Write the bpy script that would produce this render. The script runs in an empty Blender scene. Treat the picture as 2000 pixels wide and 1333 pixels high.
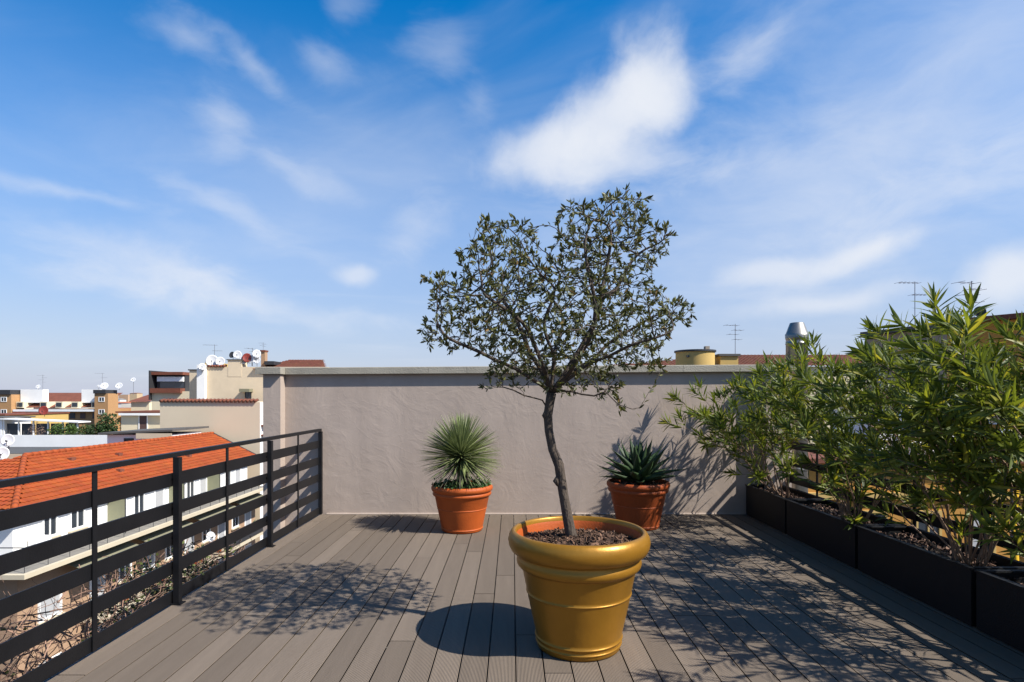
import bpy, math, random
import numpy as np
from mathutils import Vector, Matrix, Quaternion
R = math.radians
random.seed(7); RNG = np.random.default_rng(7)
scene = bpy.context.scene
COL = scene.collection
# ------------------------------------------------------------------ camera
CAM_Z, F = 1.47, 1111.1
cd = bpy.data.cameras.new('camera'); cam = bpy.data.objects.new('camera', cd); COL.objects.link(cam)
cam.location = (0, 0, CAM_Z); cam.rotation_euler = (R(90), 0, 0)
cd.sensor_width = 36; cd.lens = 20; cd.shift_y = 0.05525; cd.clip_start = 0.05; cd.clip_end = 6000
scene.camera = cam
# ------------------------------------------------------------------ sun and sky
TO_SUN = Vector((0.907, -0.41, 1.0)).normalized()
sd = bpy.data.lights.new('sun', 'SUN'); sd.energy = 5.0; sd.angle = R(0.53); sd.color = (1.0, 0.965, 0.90)
sun = bpy.data.objects.new('sun', sd); COL.objects.link(sun)
sun.rotation_euler = TO_SUN.to_track_quat('Z', 'Y').to_euler()
scene.view_settings.view_transform = 'Standard'; scene.view_settings.look = 'None'
scene.view_settings.exposure = 0.75; scene.view_settings.gamma = 1.0
scene.view_settings.use_curve_mapping = False

W = bpy.data.worlds.new('World'); scene.world = W; W.use_nodes = True
def build_sky():
    nt = W.node_tree; N = nt.nodes; L = nt.links; N.clear()
    def nd(t, **k):
        n = N.new(t)
        for a, v in k.items(): setattr(n, a, v)
        return n
    def math_(op, a, b=None, c=None, clamp=False):
        n = nd('ShaderNodeMath', operation=op); n.use_clamp = clamp
        for i, v in enumerate((a, b, c)):
            if v is None: continue
            if isinstance(v, (int, float)): n.inputs[i].default_value = v
            else: L.new(v, n.inputs[i])
        return n.outputs[0]
    def vmath(op, a, b=None):
        n = nd('ShaderNodeVectorMath', operation=op)
        for i, v in enumerate((a, b)):
            if v is None: continue
            if isinstance(v, (tuple, list)): n.inputs[i].default_value = v
            else: L.new(v, n.inputs[i])
        return n
    out = nd('ShaderNodeOutputWorld'); bg = nd('ShaderNodeBackground'); L.new(bg.outputs[0], out.inputs[0])
    sky = nd('ShaderNodeTexSky', sky_type='NISHITA'); sky.sun_disc = False
    sky.sun_elevation = math.asin(TO_SUN.z); sky.sun_rotation = math.atan2(TO_SUN.x, TO_SUN.y)
    sky.altitude = 120; sky.air_density = 1.0; sky.dust_density = 0.9; sky.ozone_density = 2.6
    hs = nd('ShaderNodeHueSaturation'); hs.inputs['Saturation'].default_value = SKY_SAT; hs.inputs['Value'].default_value = SKY_VAL
    L.new(sky.outputs[0], hs.inputs['Color'])
    tc = nd('ShaderNodeTexCoord'); D = vmath('NORMALIZE', tc.outputs['Generated']).outputs[0]
    sx = nd('ShaderNodeSeparateXYZ'); L.new(D, sx.inputs[0])
    # broad cirrus veil on a flat cloud layer: direction / height
    h = math_('ADD', math_('MAXIMUM', sx.outputs[2], 0.0), 0.12)
    px = math_('DIVIDE', sx.outputs[0], h); py = math_('DIVIDE', sx.outputs[1], h)
    cb = nd('ShaderNodeCombineXYZ'); L.new(px, cb.inputs[0]); L.new(py, cb.inputs[1])
    mp = nd('ShaderNodeMapping'); mp.inputs['Rotation'].default_value = (0, 0, R(25)); mp.inputs['Scale'].default_value = (0.55, 1.0, 1.0); mp.inputs['Location'].default_value = (3.1, 0.4, 0)
    L.new(cb.outputs[0], mp.inputs[0])
    n1 = nd('ShaderNodeTexNoise'); n1.inputs['Scale'].default_value = 1.3; n1.inputs['Detail'].default_value = 9; n1.inputs['Roughness'].default_value = 0.52; n1.inputs['Distortion'].default_value = 0.9
    L.new(mp.outputs[0], n1.inputs['Vector'])
    veil = nd('ShaderNodeMapRange', interpolation_type='SMOOTHSTEP'); veil.inputs[1].default_value = 0.50; veil.inputs[2].default_value = 0.80; veil.inputs[4].default_value = 0.20
    L.new(n1.outputs[0], veil.inputs[0])
    # detail noises in direction space
    nw = nd('ShaderNodeTexNoise'); nw.inputs['Scale'].default_value = 4.5; nw.inputs['Detail'].default_value = 5; nw.inputs['Roughness'].default_value = 0.5
    L.new(D, nw.inputs['Vector'])
    warp = vmath('SUBTRACT', nw.outputs['Color'], (0.5, 0.5, 0.5)).outputs[0]
    ws = vmath('SCALE', warp); ws.inputs['Scale'].default_value = 0.13
    DW = vmath('ADD', D, ws.outputs[0]).outputs[0]
    ws2 = vmath('SCALE', warp); ws2.inputs['Scale'].default_value = 0.07
    DW2 = vmath('ADD', D, ws2.outputs[0]).outputs[0]
    nf = nd('ShaderNodeTexNoise'); nf.inputs['Scale'].default_value = 6.5; nf.inputs['Detail'].default_value = 10; nf.inputs['Roughness'].default_value = 0.56
    L.new(DW, nf.inputs['Vector'])
    fl = nd('ShaderNodeMapRange'); fl.inputs[1].default_value = 0.3; fl.inputs[2].default_value = 0.72; L.new(nf.outputs[0], fl.inputs[0])
    total = veil.outputs[0]
    mc = nd('ShaderNodeMapping'); mc.inputs['Rotation'].default_value = (0, R(24), 0); mc.inputs['Scale'].default_value = (0.6, 1.0, 1.7); L.new(DW2, mc.inputs[0])
    ncir = nd('ShaderNodeTexNoise'); ncir.inputs['Scale'].default_value = 7.0; ncir.inputs['Detail'].default_value = 10; ncir.inputs['Roughness'].default_value = 0.6; ncir.inputs['Distortion'].default_value = 0.35
    L.new(mc.outputs[0], ncir.inputs['Vector'])
    # single clouds: (pixel x, y, half width, half height, tilt in degrees, density, sharp)
    for (x, y, a, b, tilt, dens, sharp) in CLOUDS:
        c = Vector((x - 1000, F, 777 - y)); Ln = c.length; c = c / Ln
        q = c.to_track_quat('Y', 'Z').to_matrix()           # local frame: Y toward the cloud, X right, Z up
        rx = q.col[0]; rz = q.col[2]; t = R(tilt)
        ax = rx * math.cos(t) + rz * math.sin(t); az = -rx * math.sin(t) + rz * math.cos(t)
        src = DW2 if sharp == 1 else DW
        d = vmath('SUBTRACT', src, tuple(c)).outputs[0]
        u = nd('ShaderNodeVectorMath', operation='DOT_PRODUCT'); L.new(d, u.inputs[0]); u.inputs[1].default_value = tuple(ax / (a / Ln))
        v = nd('ShaderNodeVectorMath', operation='DOT_PRODUCT'); L.new(d, v.inputs[0]); v.inputs[1].default_value = tuple(az / (b / Ln))
        w = nd('ShaderNodeVectorMath', operation='DOT_PRODUCT'); L.new(d, w.inputs[0]); w.inputs[1].default_value = tuple(c * 2.0)
        rr = math_('SQRT', math_('ADD', math_('ADD', math_('MULTIPLY', u.outputs['Value'], u.outputs['Value']), math_('MULTIPLY', v.outputs['Value'], v.outputs['Value'])), math_('MULTIPLY', w.outputs['Value'], w.outputs['Value'])))
        fo = math_('SUBTRACT', 1.15, math_('MULTIPLY', rr, 0.85))
        ns = math_('MULTIPLY', math_('SUBTRACT', nf.outputs[0] if sharp == 1 else ncir.outputs[0], 0.5), (2.0, 1.5, 1.1)[sharp])
        mr = nd('ShaderNodeMapRange', interpolation_type='SMOOTHSTEP')
        mr.inputs[1].default_value = 0.12; mr.inputs[2].default_value = 1.05 if sharp == 1 else 1.35; mr.inputs[3].default_value = 0; mr.inputs[4].default_value = dens
        L.new(math_('MINIMUM', math_('ADD', fo, ns), math_('MULTIPLY', math_('MAXIMUM', math_('SUBTRACT', 1.75, rr), 0.0), 1.6)), mr.inputs[0])
        m = mr.outputs[0]
        total = math_('SUBTRACT', math_('ADD', total, m), math_('MULTIPLY', total, m))
    # thin bright haze low over the horizon
    hz = nd('ShaderNodeMapRange', interpolation_type='SMOOTHSTEP'); hz.inputs[1].default_value = 0.60; hz.inputs[2].default_value = -0.05; hz.inputs[3].default_value = 0; hz.inputs[4].default_value = 0.9
    L.new(sx.outputs[2], hz.inputs[0])
    mixh = nd('ShaderNodeMix', data_type='RGBA'); L.new(hz.outputs[0], mixh.inputs[0]); L.new(hs.outputs[0], mixh.inputs[6]); mixh.inputs[7].default_value = HAZE_COL
    mix = nd('ShaderNodeMix', data_type='RGBA'); L.new(math_('MINIMUM', total, 0.97), mix.inputs[0]); L.new(mixh.outputs[2], mix.inputs[6]); mix.inputs[7].default_value = CLOUD_COL
    L.new(mix.outputs[2], bg.inputs[0]); bg.inputs[1].default_value = SKY_STR
SKY_STR = 0.10; SKY_SAT = 1.58; SKY_VAL = 1.2
CLOUD_COL = (5.0, 5.2, 5.6, 1); HAZE_COL = (3.1, 3.35, 4.4, 1)
CLOUDS = [(1270, 165, 105, 100, 20, 0.82, 1), (1195, 235, 165, 100, 30, 0.8, 1), (1075, 285, 150, 70, 12, 0.75, 1), (1220, 330, 190, 55, -5, 0.55, 0),
          (1710, 490, 105, 38, 8, 0.8, 1), (1540, 525, 130, 32, 5, 0.6, 1), (1620, 592, 180, 30, 3, 0.6, 1), (1990, 545, 90, 60, 10, 0.8, 1),
          (350, 65, 100, 50, -20, 0.36, 0), (500, 130, 140, 30, -28, 0.36, 0), (420, 250, 70, 80, 35, 0.36, 0), (655, 140, 55, 45, -30, 0.28, 0),
          (690, 30, 70, 45, 40, 0.2, 0), (860, 100, 90, 55, 25, 0.22, 0), (930, 180, 60, 50, 40, 0.28, 0), (1440, 125, 110, 60, 35, 0.4, 0),
          (685, 528, 42, 22, 0, 0.55, 1), (815, 460, 80, 60, 20, 0.35, 0), (150, 400, 190, 24, -4, 0.35, 0), (440, 415, 160, 30, -14, 0.3, 0),
          (330, 540, 240, 55, -8, 0.45, 0), (500, 600, 300, 45, -4, 0.5, 0), (1900, 370, 420, 80, 15, 0.3, 0), (590, 345, 120, 24, -18, 0.3, 0),
          (1900, 120, 640, 420, 0, 0.46, 2), (1550, 420, 560, 230, 0, 0.34, 2), (650, 360, 620, 240, 0, 0.22, 2)]
build_sky()

# ------------------------------------------------------------------ materials
MATS = {}
def mat(name, col, rough=0.7, var=0.12, vscale=3.0, bump=0.0, bscale=40.0, metal=0.0, spec=0.4, attr=None, stretch=(1, 1, 1), rnd=0.0, transl=0.0, dirt=0.0, detail=6, coat=0.0):
    m = bpy.data.materials.new(name); m.use_nodes = True; nt = m.node_tree; N = nt.nodes; L = nt.links
    p = N['Principled BSDF']; p.inputs['Roughness'].default_value = rough; p.inputs['Metallic'].default_value = metal
    p.inputs['Specular IOR Level'].default_value = spec
    if coat: p.inputs['Coat Weight'].default_value = coat
    tc = N.new('ShaderNodeTexCoord'); mp = N.new('ShaderNodeMapping'); mp.inputs['Scale'].default_value = stretch
    L.new(tc.outputs['Object'], mp.inputs[0])
    if attr:
        a = N.new('ShaderNodeAttribute'); a.attribute_name = attr; src = a.outputs['Color']
    else:
        c = N.new('ShaderNodeRGB'); c.outputs[0].default_value = (*col, 1); src = c.outputs[0]
    n = N.new('ShaderNodeTexNoise'); n.inputs['Scale'].default_value = vscale; n.inputs['Detail'].default_value = detail; n.inputs['Roughness'].default_value = 0.6
    L.new(mp.outputs[0], n.inputs['Vector'])
    mr = N.new('ShaderNodeMapRange'); mr.inputs[1].default_value = 0.25; mr.inputs[2].default_value = 0.75; mr.inputs[3].default_value = 1 - var; mr.inputs[4].default_value = 1 + var
    L.new(n.outputs[0], mr.inputs[0]); fac = mr.outputs[0]
    if rnd:
        oi = N.new('ShaderNodeObjectInfo'); mr2 = N.new('ShaderNodeMapRange'); mr2.inputs[3].default_value = 1 - rnd; mr2.inputs[4].default_value = 1 + rnd
        L.new(oi.outputs['Random'], mr2.inputs[0]); mu = N.new('ShaderNodeMath'); mu.operation = 'MULTIPLY'; L.new(fac, mu.inputs[0]); L.new(mr2.outputs[0], mu.inputs[1]); fac = mu.outputs[0]
    vm = N.new('ShaderNodeVectorMath'); vm.operation = 'SCALE'; L.new(src, vm.inputs[0]); L.new(fac, vm.inputs['Scale']); colo = vm.outputs[0]
    if dirt:
        n3 = N.new('ShaderNodeTexNoise'); n3.inputs['Scale'].default_value = vscale * 0.35; n3.inputs['Detail'].default_value = 9; n3.inputs['Roughness'].default_value = 0.7
        L.new(tc.outputs['Object'], n3.inputs['Vector']); r3 = N.new('ShaderNodeMapRange'); r3.inputs[1].default_value = 0.52; r3.inputs[2].default_value = 0.75; r3.inputs[4].default_value = dirt
        L.new(n3.outputs[0], r3.inputs[0]); mx = N.new('ShaderNodeMix'); mx.data_type = 'RGBA'; L.new(r3.outputs[0], mx.inputs[0]); L.new(colo, mx.inputs[6]); mx.inputs[7].default_value = (col[0] * .45, col[1] * .42, col[2] * .38, 1); colo = mx.outputs[2]
    L.new(colo, p.inputs['Base Color'])
    if bump:
        n2 = N.new('ShaderNodeTexNoise'); n2.inputs['Scale'].default_value = bscale; n2.inputs['Detail'].default_value = 5
        L.new(mp.outputs[0], n2.inputs['Vector']); b = N.new('ShaderNodeBump'); b.inputs['Strength'].default_value = bump; b.inputs['Distance'].default_value = 0.02
        L.new(n2.outputs[0], b.inputs['Height']); L.new(b.outputs[0], p.inputs['Normal'])
    if transl:
        o = N['Material Output']; t = N.new('ShaderNodeBsdfTranslucent'); L.new(colo, t.inputs[0]); ms = N.new('ShaderNodeMixShader'); ms.inputs[0].default_value = transl
        L.new(p.outputs[0], ms.inputs[1]); L.new(t.outputs[0], ms.inputs[2]); L.new(ms.outputs[0], o.inputs[0])
    MATS[name] = m; return m
def leaf_glow(name, tint):
    nt = MATS[name].node_tree; t = [n for n in nt.nodes if n.type == 'BSDF_TRANSLUCENT'][0]; src = t.inputs[0].links[0].from_socket
    v = nt.nodes.new('ShaderNodeVectorMath'); v.operation = 'MULTIPLY'; v.inputs[1].default_value = tint; nt.links.new(src, v.inputs[0]); nt.links.new(v.outputs[0], t.inputs[0])
def plaster_mat():
    m = mat('wall_plaster', (0.365, 0.295, 0.245), 0.95, 0.10, 1.6, spec=0.05, dirt=0.22, stretch=(2.2, 1, .6))
    nt = m.node_tree; N = nt.nodes; L = nt.links; tc = N.new('ShaderNodeTexCoord')
    a = N.new('ShaderNodeTexNoise'); a.inputs['Scale'].default_value = 2.6; a.inputs['Detail'].default_value = 5; a.inputs['Distortion'].default_value = 2.2; a.inputs['Roughness'].default_value = 0.55
    b = N.new('ShaderNodeTexNoise'); b.inputs['Scale'].default_value = 60; b.inputs['Detail'].default_value = 4
    v = N.new('ShaderNodeTexNoise'); v.inputs['Scale'].default_value = 1.1; v.inputs['Detail'].default_value = 3; v.inputs['Distortion'].default_value = 3.5
    for n in (a, b, v): L.new(tc.outputs['Object'], n.inputs['Vector'])
    # ridges left by the trowel: thin bands where the slow noise crosses its middle
    s = N.new('ShaderNodeMath'); s.operation = 'SUBTRACT'; s.inputs[1].default_value = 0.5; L.new(v.outputs[0], s.inputs[0])
    ab = N.new('ShaderNodeMath'); ab.operation = 'ABSOLUTE'; L.new(s.outputs[0], ab.inputs[0])
    rg = N.new('ShaderNodeMapRange'); rg.interpolation_type = 'SMOOTHSTEP'; rg.inputs[1].default_value = 0.0; rg.inputs[2].default_value = 0.03; rg.inputs[3].default_value = 0.13; rg.inputs[4].default_value = 0
    L.new(ab.outputs[0], rg.inputs[0])
    ms = N.new('ShaderNodeMath'); ms.operation = 'MULTIPLY'; L.new(rg.outputs[0], ms.inputs[0]); L.new(a.outputs[0], ms.inputs[1])
    ad = N.new('ShaderNodeMath'); ad.operation = 'ADD'; L.new(a.outputs[0], ad.inputs[0]); L.new(ms.outputs[0], ad.inputs[1])
    a2 = N.new('ShaderNodeMath'); a2.operation = 'MULTIPLY_ADD'; L.new(b.outputs[0], a2.inputs[0]); a2.inputs[1].default_value = 0.05; L.new(ad.outputs[0], a2.inputs[2])
    bp = N.new('ShaderNodeBump'); bp.inputs['Strength'].default_value = 0.26; bp.inputs['Distance'].default_value = 0.022
    L.new(a2.outputs[0], bp.inputs['Height']); L.new(bp.outputs[0], N['Principled BSDF'].inputs['Normal'])
    return m
def deck_mat():
    m = mat('deck_composite', (0.156, 0.123, 0.094), 0.75, 0.12, 2.0, spec=0.12, stretch=(6, 0.5, 1), rnd=0.24, dirt=0.14)
    nt = m.node_tree; N = nt.nodes; L = nt.links; tc = N.new('ShaderNodeTexCoord')
    sx = N.new('ShaderNodeSeparateXYZ'); L.new(tc.outputs['Object'], sx.inputs[0])
    w = N.new('ShaderNodeMath'); w.operation = 'MULTIPLY'; w.inputs[1].default_value = 2 * math.pi / 0.0074; L.new(sx.outputs[0], w.inputs[0])
    s = N.new('ShaderNodeMath'); s.operation = 'SINE'; L.new(w.outputs[0], s.inputs[0])
    g = N.new('ShaderNodeTexNoise'); g.inputs['Scale'].default_value = 120; mp = N.new('ShaderNodeMapping'); mp.inputs['Scale'].default_value = (1, .15, 1); L.new(tc.outputs['Object'], mp.inputs[0]); L.new(mp.outputs[0], g.inputs['Vector'])
    oi = N.new('ShaderNodeObjectInfo'); gt = N.new('ShaderNodeMapRange'); gt.inputs[1].default_value = 0.15; gt.inputs[2].default_value = 0.4; gt.inputs[3].default_value = 0.25; L.new(oi.outputs['Random'], gt.inputs[0])
    sm = N.new('ShaderNodeMath'); sm.operation = 'MULTIPLY'; L.new(s.outputs[0], sm.inputs[0]); L.new(gt.outputs[0], sm.inputs[1])
    ad = N.new('ShaderNodeMath'); ad.operation = 'MULTIPLY_ADD'; L.new(g.outputs[0], ad.inputs[0]); ad.inputs[1].default_value = 0.8; L.new(sm.outputs[0], ad.inputs[2])
    bp = N.new('ShaderNodeBump'); bp.inputs['Strength'].default_value = 0.8; bp.inputs['Distance'].default_value = 0.0018
    L.new(ad.outputs[0], bp.inputs['Height']); L.new(bp.outputs[0], N['Principled BSDF'].inputs['Normal'])
    return m
plaster_mat(); deck_mat()
mat('coping_stone', (0.27, 0.245, 0.195), 0.75, 0.14, 4, 0.3, 60, dirt=0.35)
mat('black_steel', (0.006, 0.006, 0.007), 0.5, 0.25, 6, 0.08, 90, spec=0.28)
mat('planter_black', (0.004, 0.004, 0.0045), 0.6, 0.2, 5, 0.1, 120, spec=0.3)
mat('gold_paint', (0.315, 0.150, 0.016), 0.37, 0.10, 5, 0.06, 30, metal=0.45, spec=0.4, dirt=0.18)
mat('terracotta', (0.36, 0.070, 0.009), 0.6, 0.2, 4, 0.12, 60, spec=0.35, dirt=0.15)
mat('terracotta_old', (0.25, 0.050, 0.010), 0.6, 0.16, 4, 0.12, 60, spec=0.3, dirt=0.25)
mat('soil', (0.03, 0.02, 0.014), 0.95, 0.4, 30, 0.8, 80)
mat('bark_chips', (0, 0, 0), 0.85, 0.25, 30, attr='col', spec=0.25)
mat('bark', (0.065, 0.048, 0.035), 0.9, 0.35, 28, 0.7, 70, stretch=(1, 1, .4))
mat('twig', (0.085, 0.062, 0.045), 0.85, 0.3, 30)
mat('olive_leaf', (0, 0, 0), 0.5, 0.1, 20, attr='col', spec=0.22, transl=0.22)
mat('oleander_leaf', (0, 0, 0), 0.48, 0.12, 14, attr='col', spec=0.3, transl=0.38)
leaf_glow('oleander_leaf', (1.8, 1.65, .7))
leaf_glow('olive_leaf', (1.35, 1.3, .75))
mat('oleander_stem', (0.20, 0.125, 0.078), 0.7, 0.3, 25)
mat('yucca_leaf', (0, 0, 0), 0.45, 0.08, 20, attr='col', spec=0.4, transl=0.15)
mat('agave_leaf', (0.026, 0.048, 0.018), 0.5, 0.2, 12, spec=0.25, rnd=0.2)
mat('ivy', (0, 0, 0), 0.5, 0.1, 20, attr='col', transl=0.2)
mat('dry_twig', (0, 0, 0), 0.85, 0.2, 30, attr='col')
mat('stainless', (0.25, 0.235, 0.21), 0.42, 0.12, 6, 0.03, 30, metal=0.9, stretch=(1, 1, .2))
mat('dark_metal', (0.03, 0.03, 0.032), 0.5, 0.2, 8)
mat('roof_tile', (0.27, 0.050, 0.007), 0.8, 0.18, 1.6, 0.2, 30, dirt=0.22)
mat('old_tile', (0.15, 0.048, 0.026), 0.85, 0.25, 1.5, 0.4, 12, dirt=0.35)
mat('roof_tile_laid', (.27, .05, .007), 0.8, 0.15, 1.6, 0.2, 30, attr='col', dirt=0.2)
mat('old_tile_laid', (.15, .048, .026), 0.85, 0.2, 1.5, 0.3, 12, attr='col', dirt=0.3)
mat('white_render', (0.78, 0.76, 0.72), 0.85, 0.05, 0.8, dirt=0.08)
mat('cream_render', (0.66, 0.56, 0.38), 0.88, 0.07, 0.5, dirt=0.14)
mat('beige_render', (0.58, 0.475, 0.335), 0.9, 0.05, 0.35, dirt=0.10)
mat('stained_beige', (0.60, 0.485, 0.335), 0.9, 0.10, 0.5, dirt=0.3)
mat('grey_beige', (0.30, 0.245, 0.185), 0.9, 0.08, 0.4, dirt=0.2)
mat('tan_brick', (0.34, 0.215, 0.13), 0.9, 0.18, 9, 0.2, 30, stretch=(1, 1, 4), dirt=0.12)
mat('far_brick', (0.37, 0.205, 0.09), 0.9, 0.15, 3, stretch=(1, 1, 4), dirt=0.12)
mat('ochre_render', (0.42, 0.205, 0.04), 0.88, 0.08, 0.5, dirt=0.2)
mat('yellow_render', (0.46, 0.31, 0.10), 0.88, 0.06, 0.8, dirt=0.15)
mat('bright_yellow', (0.62, 0.36, 0.012), 0.6, 0.05, 3)
mat('cornice_cream', (0.48, 0.41, 0.29), 0.8, 0.06, 1, dirt=0.15)
mat('terrace_floor', (0.18, 0.165, 0.14), 0.85, 0.15, 1.5, dirt=0.2)
mat('flat_roof', (0.08, 0.076, 0.07), 0.85, 0.2, 1, dirt=0.2)
mat('glass', (0.03, 0.037, 0.045), 0.08, 0.2, 1, spec=0.8)
mat('shutter', (0.36, 0.36, 0.36), 0.6, 0.06, 3, stretch=(1, 1, 14))
mat('brown_door', (0.10, 0.055, 0.045), 0.6, 0.15, 5)
mat('white_paint', (0.78, 0.77, 0.74), 0.5, 0.04, 3)
mat('dish_white', (0.50, 0.50, 0.50), 0.45, 0.04, 3)
mat('dish_red', (0.2, 0.03, 0.02), 0.5, 0.1, 3)
mat('awning', (0.18, 0.17, 0.11), 0.85, 0.1, 2)
mat('awning_red', (0.36, 0.06, 0.04), 0.85, 0.1, 2)
mat('frosted', (0.34, 0.34, 0.22), 0.4, 0.06, 2, transl=0.3)
mat('asphalt', (0.05, 0.05, 0.052), 0.9, 0.2, .6)
mat('concrete', (0.2, 0.19, 0.17), 0.9, 0.12, 2, 0.2, 30, dirt=0.25)
mat('city', (0, 0, 0), 0.9, 0.1, 0.05, attr='col')
mat('green_paint', (0.03, 0.16, 0.11), 0.5, 0.1, 4)
mat('hedge', (0, 0, 0), 0.6, 0.1, 5, attr='col', transl=0.2)
mat('antenna_metal', (0.20, 0.20, 0.21), 0.45, 0.1, 5, metal=0.6)

# ------------------------------------------------------------------ mesh helpers
class MB:
    def __init__(s): s.v = []; s.f = []; s.c = []; s.mi = []
    def add(s, vs, fs, col=None, mi=0):
        b = len(s.v); s.v += [tuple(p) for p in vs]; s.f += [tuple(b + i for i in f) for f in fs]; s.mi += [mi] * len(fs)
        s.c += [col or (1, 1, 1)] * len(vs)
        return s
    def box(s, x0, x1, y0, y1, z0, z1, col=None, mi=0):
        x0, x1 = min(x0, x1), max(x0, x1); y0, y1 = min(y0, y1), max(y0, y1); z0, z1 = min(z0, z1), max(z0, z1)
        return s.add([(x0, y0, z0), (x1, y0, z0), (x1, y1, z0), (x0, y1, z0), (x0, y0, z1), (x1, y0, z1), (x1, y1, z1), (x0, y1, z1)],
                     [(0, 3, 2, 1), (4, 5, 6, 7), (0, 1, 5, 4), (1, 2, 6, 5), (2, 3, 7, 6), (3, 0, 4, 7)], col, mi)
    def obox(s, c, ax, ay, az, col=None, mi=0):      # oriented box, half-axis vectors
        c = Vector(c); ax = Vector(ax); ay = Vector(ay); az = Vector(az); vs = []
        for k in (-1, 1):
            for (i, j) in ((-1, -1), (1, -1), (1, 1), (-1, 1)): vs.append(c + ax * i + ay * j + az * k)
        return s.add(vs, [(0, 3, 2, 1), (4, 5, 6, 7), (0, 1, 5, 4), (1, 2, 6, 5), (2, 3, 7, 6), (3, 0, 4, 7)], col, mi)
    def tube(s, pts, rad, n=6, col=None, cap=True, mi=0):
        pts = [Vector(p) for p in pts]; m = len(pts)
        if isinstance(rad, (int, float)): rad = [rad] * m
        up = None; vs = []
        for i in range(m):
            t = (pts[min(i + 1, m - 1)] - pts[max(i - 1, 0)]).normalized()
            if up is None:
                a = Vector((0, 0, 1)) if abs(t.z) < .9 else Vector((1, 0, 0)); up = (a - t * a.dot(t)).normalized()
            else:
                up = up - t * up.dot(t); up = up.normalized() if up.length > 1e-6 else t.orthogonal().normalized()
            w = t.cross(up)
            for k in range(n):
                a = 2 * math.pi * k / n; vs.append(pts[i] + (up * math.cos(a) + w * math.sin(a)) * rad[i])
        fs = []
        for i in range(m - 1):
            for k in range(n):
                k2 = (k + 1) % n; fs.append((i * n + k, i * n + k2, (i + 1) * n + k2, (i + 1) * n + k))
        if cap: fs.append(tuple(reversed(range(n)))); fs.append(tuple((m - 1) * n + k for k in range(n)))
        return s.add(vs, fs, col, mi)
    def lathe(s, prof, n=64, c=(0, 0, 0), mis=None, closed=False):
        vs = []; fs = []; m = len(prof)
        for (r, z) in prof:
            for k in range(n):
                a = 2 * math.pi * k / n; vs.append((c[0] + r * math.cos(a), c[1] + r * math.sin(a), c[2] + z))
        b = len(s.v); s.v += vs; s.c += [(1, 1, 1)] * len(vs)
        for i in range(m - 1):
            for k in range(n):
                k2 = (k + 1) % n; s.f.append((b + i * n + k, b + i * n + k2, b + (i + 1) * n + k2, b + (i + 1) * n + k)); s.mi.append(mis[i] if mis else 0)
        return s
    def build(s, name, mats, parent=None, smooth=False, origin=None, kind=None, use_col=False):
        me = mesh_from(s, name, mats, origin if origin is not None else (parent_loc(parent)), smooth, use_col)
        o = bpy.data.objects.new(name, me); COL.objects.link(o)
        if parent is not None: o.parent = parent
        elif origin is not None: o.location = origin
        if kind: o['kind'] = kind
        return o
def parent_loc(p):
    l = Vector((0, 0, 0))
    while p is not None: l += p.location; p = p.parent
    return l
def mesh_from(s, name, mats, origin=(0, 0, 0), smooth=False, use_col=False):
    me = bpy.data.meshes.new(name); v = np.array(s.v, dtype=float) - np.array(origin, dtype=float)
    me.from_pydata([tuple(p) for p in v], [], s.f)
    for m in ([mats] if isinstance(mats, str) else mats): me.materials.append(MATS[m])
    if any(s.mi): me.polygons.foreach_set('material_index', s.mi)
    if use_col:
        a = me.color_attributes.new('col', 'FLOAT_COLOR', 'POINT'); arr = np.ones((len(s.v), 4), dtype=np.float32); arr[:, :3] = np.array(s.c, dtype=np.float32); a.data.foreach_set('color', arr.ravel())
    if smooth: me.polygons.foreach_set('use_smooth', [True] * len(me.polygons))
    me.update(); return me
def tag(o, label=None, cat=None, group=None, kind=None):
    if label: o['label'] = label
    if cat: o['category'] = cat
    if group: o['group'] = group
    if kind: o['kind'] = kind
    return o
def thing(name, loc, label, cat, group=None):
    o = bpy.data.objects.new(name, None); COL.objects.link(o); o.location = loc; o.empty_display_size = .1
    return tag(o, label, cat, group)
def boxpart(name, m, parent, *a): return MB().box(*a).build(name, m, parent)
def P(x, y, d): return Vector(((x - 1000) / F * d, d, CAM_Z - (y - 777) / F * d))

# ================================================================== SETTING
GZ = -20.0
g = MB().add([(-4000, -3000, GZ), (4000, -3000, GZ), (4000, 5000, GZ), (-4000, 5000, GZ)], [(0, 1, 2, 3)]).build('ground', 'asphalt'); tag(g, kind='structure')
WALL_Y = 7.19
XL, XR = -2.42, 3.44                                     # railing planes
own = thing('terrace_building', (0, 0, GZ), 'pale concrete building under the roof terrace', 'building')
boxpart('wall', 'concrete', own, -3.08, 3.9, -6, 7.45, GZ, -0.36)
slab = MB().box(-2.50, 3.52, -5.5, 7.2, -0.34, -0.045).build('roof_slab', 'concrete', None, origin=(0, 0, -0.34)); tag(slab, kind='structure')

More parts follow.
